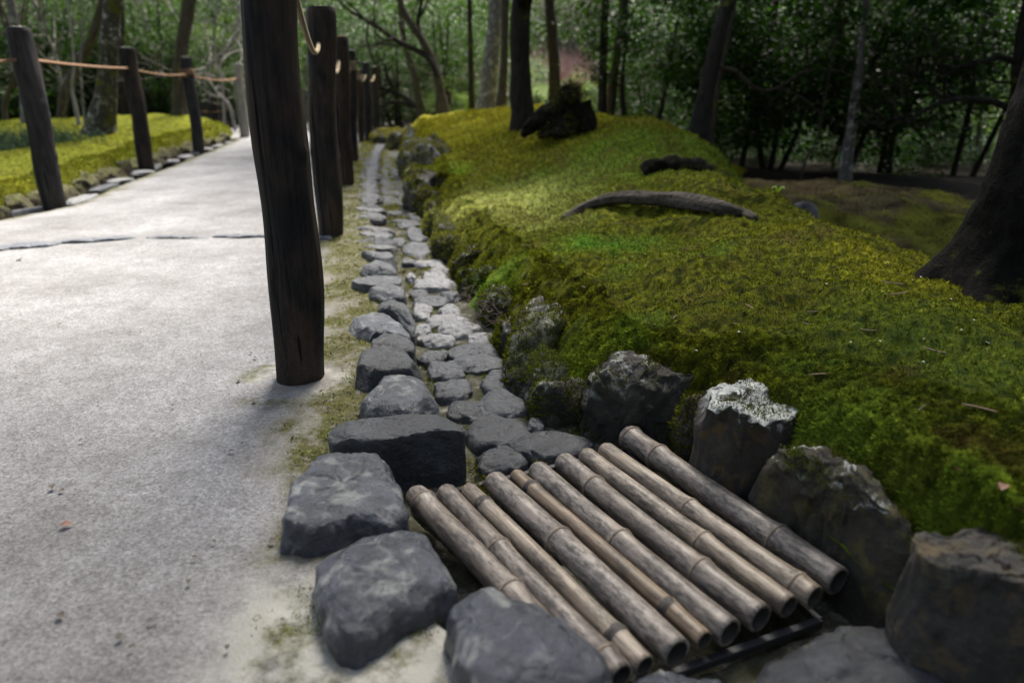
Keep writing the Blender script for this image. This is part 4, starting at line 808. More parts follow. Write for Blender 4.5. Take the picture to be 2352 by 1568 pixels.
# ------------------------------------------------------------------ trees
def limb(mb, p, d, L, r, depth, seed, up=.15, wig=.35, rmin=.004, kids=3):
    rs = np.random.default_rng(seed); n = 9; pts = [np.array(p, float)]; d = np.array(d, float)/np.linalg.norm(d)
    for k in range(n-1):
        d = d+rs.normal(0, wig, 3)*.4; d[2] += up*.15; d /= np.linalg.norm(d); pts.append(pts[-1]+d*L/(n-1))
    pts = np.array(pts); rad = np.linspace(r, max(rmin, r*.35), n); mb.add(*tube(pts, rad, 6 if depth < 2 else 9, closed=False)); tips = [pts[-1]]
    if depth > 0:
        for k in range(kids):
            i = rs.integers(3, n); dd = d+rs.normal(0, .75, 3); tips += limb(mb, pts[i], dd, L*rs.uniform(.5, .8), rad[i]*.7, depth-1, seed*7+k+1, up, wig, rmin, kids)
    return tips
def crown_geo(seed, nclump, nleaf, R, leaf, clump=.28, flat=.6, centers=None, asp=.45, droop=.3):
    rs = np.random.default_rng(seed)
    if centers is None:
        c = rs.normal(size=(nclump, 3)); c /= np.linalg.norm(c, axis=1)[:, None]; c = c*(rs.uniform(.25, 1, nclump)**.45)[:, None]; c[:, 2] *= flat; c *= R
    else: c = np.asarray(centers)
    k = rs.integers(0, len(c), nleaf); sc = (rs.uniform(.6, 1.3, len(c))*clump*R)[k]
    p = c[k]+rs.normal(size=(nleaf, 3))*sc[:, None]*np.array([1, 1, .5])*.6
    L = leaf*rs.uniform(.6, 1.3, nleaf); th = rs.uniform(0, 2*math.pi, nleaf); d = np.stack([np.cos(th), np.sin(th), rs.normal(-droop, .35, nleaf)], -1); d /= np.linalg.norm(d, axis=1)[:, None]
    s = np.cross(d, np.array([0, 0, 1.])+rs.normal(0, .45, (nleaf, 3))); s /= np.linalg.norm(s, axis=1)[:, None]; nn = np.cross(s, d); wd = L*asp
    V = np.stack([p, p+d*(L*.45)[:, None]+s*(wd*.5)[:, None]+nn*(L*.06)[:, None], p+d*L[:, None]-nn*(L*.1)[:, None], p+d*(L*.45)[:, None]-s*(wd*.5)[:, None]+nn*(L*.06)[:, None]], 1).reshape(-1, 3)
    return V, np.arange(4*nleaf).reshape(-1, 4)
CROWN = {}
for nm, mt, args in [('highA', 'leafdark', (1, 60, 5200, 1., .065)), ('highB', 'leafmid', (2, 60, 4200, 1., .06)), ('denseD', 'leafdark', (3, 80, 9000, 1., .055)), ('denseE', 'leafdark', (4, 70, 8000, 1., .06)), ('midM', 'leafmid', (5, 80, 9000, 1., .045)), ('midN', 'leafmid', (6, 70, 7000, 1., .05)),
                     ('brightB', 'leafbright', (7, 40, 3500, 1., .05)), ('greyG', 'leafgrey', (8, 90, 10000, 1., .035)), ('farF', 'leafhaze', (9, 90, 9000, 1., .04)), ('farH', 'leafmid', (10, 90, 9000, 1., .035))]:
    V, F = crown_geo(args[0], args[1], args[2], args[3], args[4], clump=.22, flat=.8); CROWN[nm] = mkmesh('crown', V, F, M[mt], smooth=False)
def crown(parent, kind, loc, scale, rz=0.):
    o = bpy.data.objects.new('crown', CROWN[kind]); COL.objects.link(o); o.parent = parent; o.location = loc; o.scale = scale if hasattr(scale, '__len__') else (scale,)*3; o.rotation_euler = (0, 0, rz); return o
def tree(pts, wpx, Y, mat, label, ext=4.5, seed=0, crownk='highA', cs=2.0, group='trees of the garden wood', cat='tree', flare=.35, limbs=5, name='tree', sub=.15, extdir=None, crownoff=(0, 0, 0)):
    q = np.array([P(x, y, Y) for x, y in pts]); r = np.array([w_/2/FPX*(Y*math.cos(PITCH)) for w_ in wpx])      # pts from the foot upward
    base = q[0].copy(); foot = base-np.array([0, 0, sub]); q = np.vstack([foot, q]); r = np.r_[r[0]*1.1, r]
    d = q[-1]-q[-2] if extdir is None else np.array(extdir, float); d /= np.linalg.norm(d); d = d*.6+np.array([0, 0, .6]); d /= np.linalg.norm(d)
    top1 = q[-1]+d*ext*.5; top2 = top1+(d*.7+np.array([0, 0, .5]))*ext*.5; q = np.vstack([q, top1, top2]); r = np.r_[r, r[-1]*.75, r[-1]*.4]
    P_ = resample(q, 46); seg = np.linalg.norm(np.diff(q, axis=0), axis=1); cum = np.r_[0, np.cumsum(seg)]; Rr = np.interp(np.linspace(0, cum[-1], 46), cum, r)
    Rr = Rr*(1+flare*np.exp(-((P_[:, 2]-base[2])/.12).clip(0, 9)))
    root = empty(name, base); tag(root, label, cat, group); mb = MB(); V, F = tube(P_, Rr, 16, rough=.14, seed=seed, nf=5, closed=False); mb.add(V, F)
    obj('trunk', *mb.get(), mat, root, origin=None).location = -Vector(base)
    if crownk:
        mb = MB(); rs = np.random.default_rng(seed+77)
        for k in range(limbs):
            i = 46-3-2*k; a = rs.uniform(0, 6.28); limb(mb, P_[i], (math.cos(a), math.sin(a), .5), cs*.8, Rr[i]*.7, 1, seed*31+k)
        obj('limb', *mb.get(), mat, root).location = -Vector(base)
        crown(root, crownk, Vector(P_[-3]-base)+Vector(crownoff), cs, seed)
    return root
# centre
tree([(1019, 262), (1008, 190), (995, 141), (973, 98), (940, 50), (921, 10), (910, -60)], [26, 20, 18, 17, 15, 14, 13], 10.5, M['barkmid'], 'slim curved tree leaning left beside the yellow moss', 3, 41, 'highB', 1.6)
tree([(966, 256), (952, 170), (931, 109), (922, 40), (915, -60)], [18, 14, 13, 12, 11], 12., M['barkmid'], 'thin brown tree left of the curved one', 3, 42, 'highB', 1.6)
tree([(1084, 254), (1081, 120), (1078, 0), (1076, -60)], [14, 11, 10, 10], 10.8, M['barkdark'], 'very thin straight tree between the curved tree and the pale one', 4, 43, None)
tree([(1119, 256), (1128, 140), (1136, 50), (1141, -60)], [44, 34, 31, 30], 9.8, M['barkpale'], 'pale grey lichened tree with a broad foot', 4.5, 44, 'highA', 1.8)
tree([(1150, 252), (1158, 130), (1161, 0), (1163, -60)], [22, 18, 17, 17], 9.2, M['barkmid'], 'dark tree half hidden behind the thick central trunk', 4, 45, None)
tree([(1203, 292), (1196, 200), (1193, 100), (1198, 0), (1200, -60)], [56, 46, 45, 46, 46], 6.1, M['barkdark'], 'thick near-black trunk standing on the crest of the moss', 4.5, 46, 'highB', 1.8, crownoff=(1.6, 1.8, .8))
tree([(1275, 240), (1271, 120), (1262, 0), (1260, -60)], [28, 24, 22, 22], 11.5, M['barkdark'], 'dark straight tree behind the stump', 4.5, 47, 'highA', 1.8)
tree([(1382, 285), (1385, 150), (1390, 0), (1391, -60)], [21, 19, 18, 18], 8.5, M['barkdark'], 'slender dark tree right of the stump', 4, 48, None)
tree([(1398, 285), (1411, 170), (1424, 80), (1435, -10), (1440, -60)], [24, 21, 20, 20, 20], 8.8, M['barkmid'], 'paler leaning tree just right of the slender dark one', 4, 49, 'highB', 1.8)
tree([(1603, 322), (1618, 240), (1640, 130), (1668, 10), (1682, -60)], [46, 38, 34, 32, 31], 5.0, M['barkdark'], 'dark leaning tree with splayed roots on the right shoulder of the moss', 4, 50, 'highA', 2.2, flare=.5, crownoff=(1.2, 2.0, .3))
tree([(1628, 338), (1648, 200), (1676, 60), (1690, -40)], [16, 15, 14, 14], 6.5, M['barkmid'], 'pinkish thin tree behind the leaning dark one', 4, 51, None)
tree([(1937, 452), (1945, 360), (1958, 290), (1962, 255), (1975, 150), (1990, 0)], [33, 28, 22, 24, 16, 14], 6.4, M['barkpale'], 'pale trunk standing alone in the dark wood on the right', 3, 52, 'denseE', 1.6)
tree([(1834, 440), (1850, 370), (1877, 316), (1900, 200)], [6, 6, 5, 5], 6.5, M['barkmid'], 'thin bent sapling left of the pale trunk', .5, 53, None)
tree([(1902, 445), (1915, 370), (1935, 300), (1950, 200)], [7, 7, 6, 5], 8.2, M['barkdark'], 'dim sapling between the bent sapling and the pale trunk', .5, 54, None)
tree([(2225, 520), (2240, 400), (2250, 300), (2255, 150), (2262, 0)], [16, 14, 13, 12, 12], 8.6, M['barkpale'], 'dim pale stem deep in the wood at the right', 2, 55, None)
tree([(2195, 520), (2215, 430), (2228, 330), (2232, 150)], [12, 10, 10, 9], 9.0, M['barkpale'], 'second dim pale stem deep in the wood, left of the first', 2, 56, None)
tree([(1700, 400), (1730, 250), (1775, 60), (1790, -50)], [14, 12, 11, 10], 8.0, M['barkdark'], 'black thin tree in the shadow right of the leaning tree', 3, 57, 'denseD', 1.8)
tree([(1580, 310), (1582, 150), (1584, 0)], [10, 9, 9], 14., M['barkpale'], 'far thin pale tree left of the leaning tree', 3, 58, None)
# left
tree([(230, 312), (240, 240), (246, 180), (252, 90), (260, 0), (265, -60)], [60, 48, 40, 40, 38, 38], 8.3, M['barkmoss'], 'stout mossy trunk with pale patches on the left bank', 4, 60, 'highB', 2., crownoff=(-1.5, .5, .3))
tree([(418, 272), (412, 210), (414, 140), (424, 70), (436, 0), (442, -60)], [36, 30, 28, 27, 27, 27], 11., M['barkmid'], 'bowed brown trunk behind the third left post', 4, 61, 'highB', 1.8, crownoff=(-1.2, .8, .3))
tree([(62, 300), (55, 200), (38, 80), (22, 0), (10, -60)], [20, 22, 20, 18, 18], 9.5, M['barkpale'], 'pale trunk behind the nearest left post', 4, 62, 'highB', 1.6, crownoff=(-1.5, .8, .3))
tree([(140, 290), (148, 220), (175, 160), (204, 105), (225, 40), (240, -60)], [20, 22, 22, 20, 16, 14], 10.5, M['barkmid'], 'leaning grey trunk left of the mossy one', 3, 63, None)
tree([(183, 292), (172, 240), (165, 200), (170, 150), (162, 60)], [8, 8, 7, 6, 5], 9.6, M['barkwhite'], 'crooked pale sapling left of the mossy trunk', 1., 64, None)
tree([(196, 288), (190, 230), (185, 150), (190, 60)], [6, 5, 5, 4], 9.8, M['barkpale'], 'thin pale sapling beside the crooked one', 1., 65, None)
tree([(290, 290), (285, 200), (278, 100), (276, 0)], [22, 18, 16, 16], 12.5, M['barkdark'], 'dim dark trunk right of the mossy one', 3, 66, None)
tree([(505, 290), (505, 200), (490, 100), (500, 0)], [7, 7, 6, 5], 14., M['barkwhite'], 'thin whitish tree left of the pale sunlit post', 1., 67, None)
tree([(702, 300), (700, 200), (706, 100), (700, 0)], [10, 9, 8, 8], 15., M['barkwhite'], 'thin pale tree seen between the big post and the second post', 1., 68, None)

# big foreground tree on the right
Yb = 1.78; base = np.array([1.37, 1.78, .2]); tr = empty('tree', base); tag(tr, 'huge dark tree at the right edge of the moss, cut off by the frame', 'tree', 'trees of the garden wood')
q = np.array([base-np.array([0, 0, .12]), base+np.array([.0, 0, .02]), base+np.array([.015, 0, .16]), base+np.array([.03, .0, .42]), base+np.array([.09, .03, .85]), base+np.array([.35, .12, 1.8]), base+np.array([1.0, .3, 3.2]), base+np.array([1.2, .5, 4.6])])
Pq = resample(q, 120); cum = np.linspace(0, 1, 120); Rq = np.interp(Pq[:, 2]-base[2], [-.12, 0, .06, .13, .3, .6, 1., 2.5, 5], [.25, .205, .175, .160, .148, .14, .13, .11, .05])
mb = MB(); V, F = tube(Pq, Rq, 72, closed=False); D = V-np.repeat(Pq, 72, 0); an = np.arctan2(D[:, 1], D[:, 0]); hz_ = V[:, 2]-base[2]
root_w = np.exp(-hz_.clip(0, 9)/.07); V = V+D*(.30*root_w*np.maximum(0, np.sin(an*5+1.2+.8*np.sin(an*2))))[:, None]; V = V+D*(.12*fbm(V*7, 4)+.05*fbm(V*30, 3))[:, None]; mb.add(V, F)
rt = obj('trunk', *mb.get(), M['barkbig'], tr); rt.location = -Vector(base)
mb = MB()
for k in range(6):
    a = k*1.05; i = 100-4*k; limb(mb, Pq[i], (math.cos(a), math.sin(a), .4), 2.4, .05, 1, 900+k)
o = obj('limb', *mb.get(), M['barkdark'], tr); o.location = -Vector(base)
# its unseen crowns, placed so that their shade covers the foreground
crown(tr, 'highA', Vector((-1.05, 1.4, 5.0)), (2.3, 1.7, 1.2), .3); crown(tr, 'highB', Vector((-3.0, .6, 5.3)), (2.3, 1.7, 1.1), 2.); crown(tr, 'highB', Vector((1.2, .6, 5.2)), (1.7, 1.7, 1.1), 4.)

# branch of the tree standing just outside the right edge
Yt = 5.2; bq = P(2400, 420, Yt); tr2 = empty('tree', bq); tag(tr2, 'dark tree at the right edge reaching two bare crooked branches to the left', 'tree', 'trees of the garden wood')
mb = MB(); pts = resample(np.array([P(2392, 560, Yt), P(2372, 400, Yt), P(2352, 280, Yt), P(2342, 220, Yt), P(2348, 120, Yt), P(2370, 0, Yt), P(2400, -200, Yt), P(2420, -600, Yt)]), 40); mb.add(*tube(pts, np.linspace(.07, .04, 40), 12, rough=.15, closed=False))
o = obj('trunk', *mb.get(), M['barkdark'], tr2); o.location = -Vector(bq)
for pl, r0 in (([(2335, 258), (2300, 240), (2263, 232), (2204, 228), (2150, 240), (2110, 262), (2080, 290)], .028), ([(2360, 150), (2320, 137), (2290, 132), (2250, 145), (2214, 155), (2160, 150)], .026), ([(2204, 228), (2180, 210), (2165, 190)], .012), ([(2320, 190), (2290, 188), (2262, 180)], .012)):
    mb = MB(); pp = resample(np.array([P(x, y, Yt-.02*i) for i, (x, y) in enumerate(pl)]), 26); mb.add(*tube(pp, np.linspace(r0, r0*.35, 26), 9, rough=.2, closed=False, nf=10))
    for k in range(3): limb(mb, pp[10+5*k], (-.6, 0, .5 if k % 2 else -.1), .5, r0*.35, 1, 40+k+int(r0*1e4), wig=.5)
    o = obj('branch', *mb.get(), M['barkdark'], tr2); o.location = -Vector(bq)
crown(tr2, 'denseE', Vector(P(2440, -520, Yt)-bq), 1.6, .4)
# long side limb of the curved tree and bare limbs
def bare(label, pl, Y, r0, mat, seed, kids=4, L=.9, name='bare_tree', cat='tree', wig=.5, depth=1):
    b0 = P(*pl[0], Y); e = empty(name, b0); tag(e, label, cat, 'bare and twiggy trees'); mb = MB(); pp = resample(np.array([P(x, y, Y+.05*i) for i, (x, y) in enumerate(pl)]), 30); mb.add(*tube(pp, np.linspace(r0, r0*.35, 30), 8, rough=.15, closed=False))
    o = obj('stem', *mb.get(), mat, e); o.location = -Vector(b0); mb = MB(); rs = np.random.default_rng(seed)
    for k in range(kids):
        i = int(rs.integers(8, 30)); d = pp[min(i+1, 29)]-pp[i-1]; d = d/np.linalg.norm(d)+rs.normal(0, .7, 3); limb(mb, pp[i], d, L*rs.uniform(.6, 1.1), r0*.4, depth, seed*13+k, wig=wig, rmin=.0025)
    o = obj('twigs', *mb.get(), mat, e); o.location = -Vector(b0)
bare('dark crooked limb arching left from the curved tree across the green', [(1005, 175), (980, 130), (914, 95), (868, 63), (820, 35), (791, 15), (750, -30)], 10.4, .045, M['barkdark'], 1, 7, 1.2)
bare('second fork of the curved tree rising right', [(975, 100), (960, 60), (965, 20), (975, -30)], 10.6, .04, M['barkdark'], 2, 6, 1.1)
bare('whitish bare branching tree left of the big post, its forks catching light', [(515, 290), (512, 200), (505, 150), (530, 100), (545, 60), (552, 20), (560, -40)], 12.5, .030, M['barkwhite'], 3, 12, 1.4, depth=2)
bare('whitish bare fork leaning over behind the third left post', [(540, 300), (525, 240), (500, 215), (470, 160), (500, 130), (530, 100), (560, 70)], 12., .028, M['barkwhite'], 4, 9, 1.2, depth=2)
bare('leafless spindly tree arching over the left bank', [(150, 290), (140, 200), (125, 120), (95, 50), (90, -30)], 11.5, .035, M['barkpale'], 5, 16, 1.6, depth=2)
bare('leafless twiggy tree at the far left edge', [(20, 300), (10, 240), (40, 150), (20, 60), (-10, -20)], 10.5, .04, M['barkmid'], 6, 16, 1.5, depth=2)
bare('fine-twigged bare tree behind the mossy trunk', [(330, 300), (320, 200), (340, 100), (310, 0)], 13.5, .03, M['barkpale'], 7, 16, 1.8, depth=2)
bare('low dark spreading shrub at the end of the right post row', [(960, 250), (930, 225), (890, 205), (860, 200)], 13., .05, M['barkdark'], 8, 12, 1.2, depth=2)
bare('low black branch lying out over the gutter bend', [(985, 258), (940, 240), (900, 236), (868, 250)], 12.2, .05, M['barkdark'], 9, 6, .9, depth=1)
bare('bare brown branch crossing the dark wood behind the leaning tree', [(1652, 155), (1690, 165), (1740, 205), (1790, 200), (1860, 150), (1930, 90)], 6.4, .02, M['barkmid'], 10, 6, .8, depth=1)
bare('pale bare trunks slanting in the top right corner', [(2230, 250), (2250, 130), (2215, 60), (2190, 0), (2180, -40)], 11., .06, M['barkpale'], 11, 5, 1.4, depth=1)

# leafy shrubs and under-trees; low foliage fills the picture behind the crest
def bush(px, py, Y, sc, kind, label, group, seed, zoff=0., stem=True, grow=1.):
    q = P(px, py, Y); gz = -.15 if Y < 22 else 0.; rs = np.random.default_rng(seed)
    e = empty('shrub', (q[0], Y, gz)); tag(e, label, 'shrub', group); s = sc*rs.uniform(.9, 1.1); c_ = Vector((0, 0, q[2]-gz)); crown(e, kind, c_, (s, s, s*grow), rs.uniform(0, 6.28))
    if stem:
        mb = MB()
        for k in range(3):
            a = rs.uniform(0, 6.28); tp = np.array([math.cos(a)*s*.3, math.sin(a)*s*.3, q[2]-gz+.2*s]); b0 = np.array([math.cos(a)*.08, math.sin(a)*.08, -.1]); m_ = (tp+b0)/2+rs.normal(0, .08, 3)
            pp = resample(np.array([b0, m_, tp]), 12); mb.add(*tube(pp, np.linspace(.035, .012, 12)*sc**.5, 7, closed=False)); limb(mb, pp[6], (math.cos(a+1), math.sin(a+1), .4), s*.5, .015, 1, seed+k)
        obj('stem', *mb.get(), M['barkdark'], e)
    return e
GD = 'dark evergreen shrubs of the right-hand wood'; GM = 'green shrubs of the central wood'; GLf = 'evergreen shrubs of the left-hand wood'
k = 0
for (px, py, Y, sc, kd) in [(1500, 60, 8.5, 1.0, 'denseD'), (1560, 180, 9.5, 1.0, 'midN'), (1500, 225, 10.5, .9, 'denseE'), (1690, 100, 8.2, 1.1, 'denseE'), (1800, 190, 8.0, 1.1, 'denseD'), (1850, 60, 7.6, 1.1, 'denseE'), (1960, 140, 7.2, 1.1, 'denseD'), (2080, 60, 7.0, 1.0, 'denseD'), (2060, 220, 7.8, 1.0, 'denseE'), (2180, 120, 8.5, 1.0, 'greyG'), (2290, 40, 7.4, .9, 'denseE'), (2230, 300, 9.0, 1.1, 'greyG'), (2130, 330, 9.5, 1., 'denseE'), (2300, 420, 9.2, .9, 'greyG'), (2320, 200, 8.6, .8, 'brightB'),
                            (1620, 250, 11.5, 1.2, 'denseD'), (1760, 300, 11.5, 1.3, 'denseE'), (1900, 300, 11., 1.3, 'denseD'), (2030, 380, 10.8, 1.2, 'denseE'), (2180, 440, 11.5, 1.2, 'denseD'), (2330, 470, 11., 1.1, 'denseE'), (1700, 380, 12.5, 1.2, 'denseD'), (1850, 400, 12.5, 1.3, 'denseE'),
                            (1600, 80, 13.5, 1.8, 'denseE'), (1800, 100, 14.5, 2.2, 'denseD'), (2050, 150, 14.5, 2.2, 'denseE'), (2300, 150, 15, 2.4, 'denseD'), (1950, 330, 15., 2.2, 'denseD'), (2250, 350, 16, 2.4, 'denseE'), (1700, 250, 15., 1.9, 'denseE'), (2450, 250, 13, 2.2, 'denseD'), (1750, 440, 10.5, .9, 'denseE'), (1860, 455, 10.2, .9, 'denseD'), (2000, 475, 10., .9, 'denseE'), (2120, 500, 9.8, .9, 'denseD'), (2250, 530, 9.6, .9, 'denseE'), (1950, 440, 12.5, 1.2, 'denseD'), (2200, 480, 12., 1.2, 'denseE'), (1700, 385, 14.5, 1.1, 'denseD'), (1830, 385, 15, 1.2, 'denseE'), (1980, 390, 14.5, 1.2, 'denseD'), (2120, 395, 15., 1.2, 'denseE'), (2260, 400, 14.5, 1.2, 'denseD'), (2400, 400, 14.5, 1.2, 'denseE'), (1600, 330, 16, 1.1, 'denseD')]+[(1690+75*i, 352+8*i, 8.9+.25*(i % 3), .55, ['denseD', 'denseE'][i % 2]) for i in range(10)]:  # later low dark shrubs added to stand in for shade over the floor
    LB = ['glossy dark shrub filling the gap right of the paired slender trees', 'mid green shrub left of the leaning dark tree', 'low dark shrub right of the stump', 'dark shrub directly behind the leaning tree', 'black-green shrub above the shadowed hollow', 'overhanging dark foliage at the top, right of centre', 'dense dark foliage above the lone pale trunk', 'dark spray of leaves under the gap of sky', 'leafy boughs hanging right of the pale trunk top', 'grey-green speckled shrub near the top right corner', 'dark leaves in the top right corner', 'grey-green shrub behind the crooked branches', 'dark shrub right of the lone pale trunk', 'grey-leaved shrub low beside the big right-hand tree', 'bright yellow-green foliage glowing between the crooked branches']
    bush(px, py, Y, sc, kd, LB[k] if k < 15 else 'deep shadowed shrubs massed at the back of the right-hand wood', GD if k < 15 else 'shrubs massed at the back of the right-hand wood', 200+k, stem=k < 15 and k % 2 == 0); k += 1
k = 0
for (px, py, Y, sc, kd) in [(1040, 60, 12.5, 1.1, 'midM'), (1100, 110, 15, 1.5, 'midN'), (1010, 160, 13.5, 1.1, 'greyG'), (900, 60, 13.5, 1.2, 'greyG'), (860, 150, 14., 1.3, 'greyG'), (930, 205, 14.5, 1.1, 'midM'), (1050, 205, 14.5, .7, 'brightB'), (1020, 240, 12., .45, 'brightB'), (1312, 222, 15., .6, 'brightB'), (1350, 240, 12.5, .5, 'midN'), (1245, 215, 17., .7, 'brightB'), (1455, 235, 14., .6, 'midN'), (1180, 205, 18., 1.1, 'farF'), (740, 60, 14.5, 1.5, 'midM'), (790, 200, 15.5, 1.1, 'greyG'), (720, 200, 18, 1.5, 'farF')]:
    LM = ['glossy green shrub between the curved and the thin tree', 'green shrub behind the pale lichened tree', 'grey-green shrub behind the curved tree', 'sparkling grey-green shrub above the right post row', 'grey-green shrub behind the end of the right post row', 'shrub behind the two slim trees low down', 'bright yellow-green shrub left of the pale lichened tree', 'small bright shrub at the foot of the curved tree', 'bright yellow-green shrub right of the thick central trunk', 'green shrub directly behind the stump', 'bright leafy shrub far behind the thick central trunk', 'green shrub behind the paired slender trees', 'hazy shrub seen between central trunks', 'green shrub above the second post', 'grey-green shrub between the brown and black posts', 'hazy pale shrub at the end of the path']
    bush(px, py, Y, sc, kd, LM[k], GM, 300+k); k += 1
k = 0
for (px, py, Y, sc, kd) in [(520, 190, 14.5, 1.1, 'midM'), (350, 160, 14., 1.2, 'midN'), (480, 60, 15.5, 1.5, 'midM'), (330, 40, 13.5, 1.2, 'midM'), (200, 150, 14., 1.3, 'denseD'), (80, 180, 13.5, 1.3, 'denseE'), (60, 60, 14., 1.4, 'greyG'), (180, 30, 15., 1.5, 'midM'), (590, 130, 16.5, 1.5, 'brightB'), (320, 250, 14., 1., 'denseD'), (200, 260, 13.5, 1., 'denseE'), (60, 265, 13., 1., 'denseD'), (460, 240, 15.5, 1.1, 'denseE'), (560, 250, 17., 1.3, 'midN'), (-80, 150, 13., 1.5, 'denseD'), (620, 40, 17, 1.7, 'greyG')]:
    LS = ['green shrub above the small far posts', 'green shrub between the second and third left posts', 'high green foliage above the third left post', 'high green foliage right of the mossy trunk', 'dark shrub behind the mossy trunk', 'dark shrub behind the nearest left post', 'grey-green foliage in the top left corner', 'foliage high up left of the mossy trunk', 'bright foliage just left of the big post', 'dark low shrub between mossy trunk and second left post', 'dark low shrub left of the mossy trunk', 'dark low shrub at the left edge', 'dark low shrub behind the yellow mound', 'green low shrub behind the pale sunlit post', 'dark shrub cut off by the left edge', 'grey-green foliage behind the big post']
    bush(px, py, Y, sc, kd, LS[k], GLf, 400+k); k += 1

# the far wood on the rising ground, one mass
def far_wood(seed, n, x0, x1, y0, y1, mat, label, leaf, zmax, nl):
    rs = np.random.default_rng(seed); cx = rs.uniform(x0, x1, n); cy = rs.uniform(y0, y1, n); cz = ground_z(cx, cy)+rs.uniform(.3, zmax, n)
    V, F = crown_geo(seed, 1, nl, 1., leaf, clump=1.6, centers=np.stack([cx, cy, cz], -1)); o = obj('far_wood', V, F, mat, smooth=False); tag(o, label, 'wood', kind='stuff')
def ground_z(X, Y):
    z = -.16+.05*fbm(xy3(X, Y)*.4, 3)+.28*np.clip(Y-22, 0, 60)+.0*X
    z = z+.22*sst(Y, 8, 12)*sst(3-np.abs(X), 0, 2); z = z-.6*sst(Y, -2, .2)*0
    ins = sst(Y, -1, 0.2)*sst(14-Y, 0, 1.5)*sst(5-X, 0, 2)*sst(X+12, 0, 2); return z-.5*ins*(sst(4.2-np.abs(X+2), 0, 1.5))
far_wood(60, 900, -16, -1, 19, 32, M['leafmid'], 'green wood far behind the left bank', .28, 7, 26000)
far_wood(61, 700, -3, 10, 26, 40, M['leafhaze'], 'pale hazy wood on the far hillside in the centre', .26, 7, 26000)
far_wood(62, 1000, 4, 22, 17, 30, M['leafdark'], 'dark wood far behind on the right', .28, 8, 30000)
rs = np.random.default_rng(65); n = 420; a = rs.uniform(.75, 2*math.pi-1.35, n); rr = rs.uniform(5.5, 10, n)   # 0 = straight ahead, clockwise
V, F = crown_geo(65, 1, 26000, 1., .30, clump=1.1, centers=np.stack([rr*np.sin(a), rr*np.cos(a)+.5, rs.uniform(.3, 7, n)], -1)[(np.abs(a) > 0)]); V = V.reshape(-1, 4, 3)
kp = (V[:, 0, 1] < 1.1*np.abs(V[:, 0, 0])-1.6) & ((V[:, 0, 1] < 3) | (V[:, 0, 0] > 0)) & (np.hypot(V[:, 0, 0], V[:, 0, 1]) > 3.2); V = V[kp].reshape(-1, 3)
o = obj('unseen_wood', V, np.arange(len(V)).reshape(-1, 4), M['leafdark'], smooth=False); tag(o, 'unseen wood round the near end of the path, added to block sky light', 'wood', kind='stuff')  # leaf mass out of view, added to keep sky light off near faces
# the ground sheet
g = np.concatenate([-np.geomspace(120, 14, 30), np.linspace(-13, 13, 120), np.geomspace(14, 120, 30)]); gy = np.concatenate([-np.geomspace(60, 2, 12), np.linspace(-1.5, 26, 150), np.geomspace(27, 140, 30)])
YY, XX = np.meshgrid(gy, g, indexing='ij'); o = obj('forest_floor', np.stack([XX, YY, ground_z(XX, YY)], -1).reshape(-1, 3), gridF(len(gy), len(g)), M['forest']); tag(o, kind='structure')
# pinkish bare thicket on the slope seen between the trunks
rs = np.random.default_rng(70); n = 26000; X_ = rs.uniform(-3.5, 6.5, n); Y_ = rs.uniform(19, 24, n); Z_ = ground_z(X_, Y_); hh = rs.uniform(.5, 1.4, n)*(1+.3*fbm(xy3(X_, Y_)*.7, 2)); dx = rs.normal(0, .35, (n, 2))*hh[:, None]; r_ = .012
B = np.stack([X_, Y_, Z_], -1); Tt = B+np.stack([dx[:, 0], dx[:, 1], hh], -1); V = np.stack([B-[r_, 0, 0], B+[r_, 0, 0], Tt+[r_*.4, 0, 0], Tt-[r_*.4, 0, 0]], 1).reshape(-1, 3)
o = obj('bare_thicket', V, np.arange(4*n).reshape(-1, 4), M['pinktwig'], smooth=False); tag(o, 'pinkish bare thicket on the slope between the central trunks', 'thicket', kind='stuff')
# brown mound in the hollow on the right
xx = np.linspace(1., 6.2, 200); yv = np.linspace(2.2, 8.4, 170); YY, XX = np.meshgrid(yv, xx, indexing='ij')
crest = np.interp(XX, [1, 1.9, 2.6, 3.3, 4., 5., 6.2], [-.05, .03, .02, -.06, -.16, -.3, -.4]); ZZ = -.3+(crest+.3)*np.exp(-((YY-5.4)/np.where(YY < 5.4, 1.9, 1.1))**2)*sst(XX, .9, 1.7)+.055*fbm(xy3(XX, YY)*2.0, 4)+.012*fbm(xy3(XX, YY)*11, 3)
nn_ = fbm(xy3(XX, YY)*1.6+3, 4)[..., None]; n2_ = fbm(xy3(XX, YY)*6, 4)[..., None]; cc = np.array([.085, .064, .032])+(np.array([.085, .085, .012])-np.array([.085, .064, .032]))*sst(nn_+n2_*.4+(3.6-YY[..., None])*0+(5.2-YY[..., None])*.5, -.1, .5); cc = cc*1.7*(1+.7*n2_).clip(.3, 2)
o = obj('mossy_mound', np.stack([XX, YY, ZZ], -1).reshape(-1, 3), gridF(170, 200), M['moss'], col=cc.reshape(-1, 3)); tag(o, kind='structure')
nb = 45000; X_ = RNG.uniform(1.3, 6, nb); Y_ = RNG.uniform(2.6, 6.6, nb); I = np.clip(((Y_-2.2)/6.2*169).round().astype(int), 0, 169); J = np.clip(((X_-1)/5.2*199).round().astype(int), 0, 199); cb = cc[I, J]*RNG.uniform(.4, 1.9, nb)[:, None]; L = RNG.uniform(.008, .022, nb)
V, F, C_ = blades(X_, Y_, ZZ[I, J], L, L*.35, .9, cb.clip(0, 1)); ob_ = obj('moss', V, F, M['mossblade'], smooth=False, col=C_); tag(ob_, 'brownish moss and litter on the low mound in front of the dark wood', 'moss', kind='stuff')
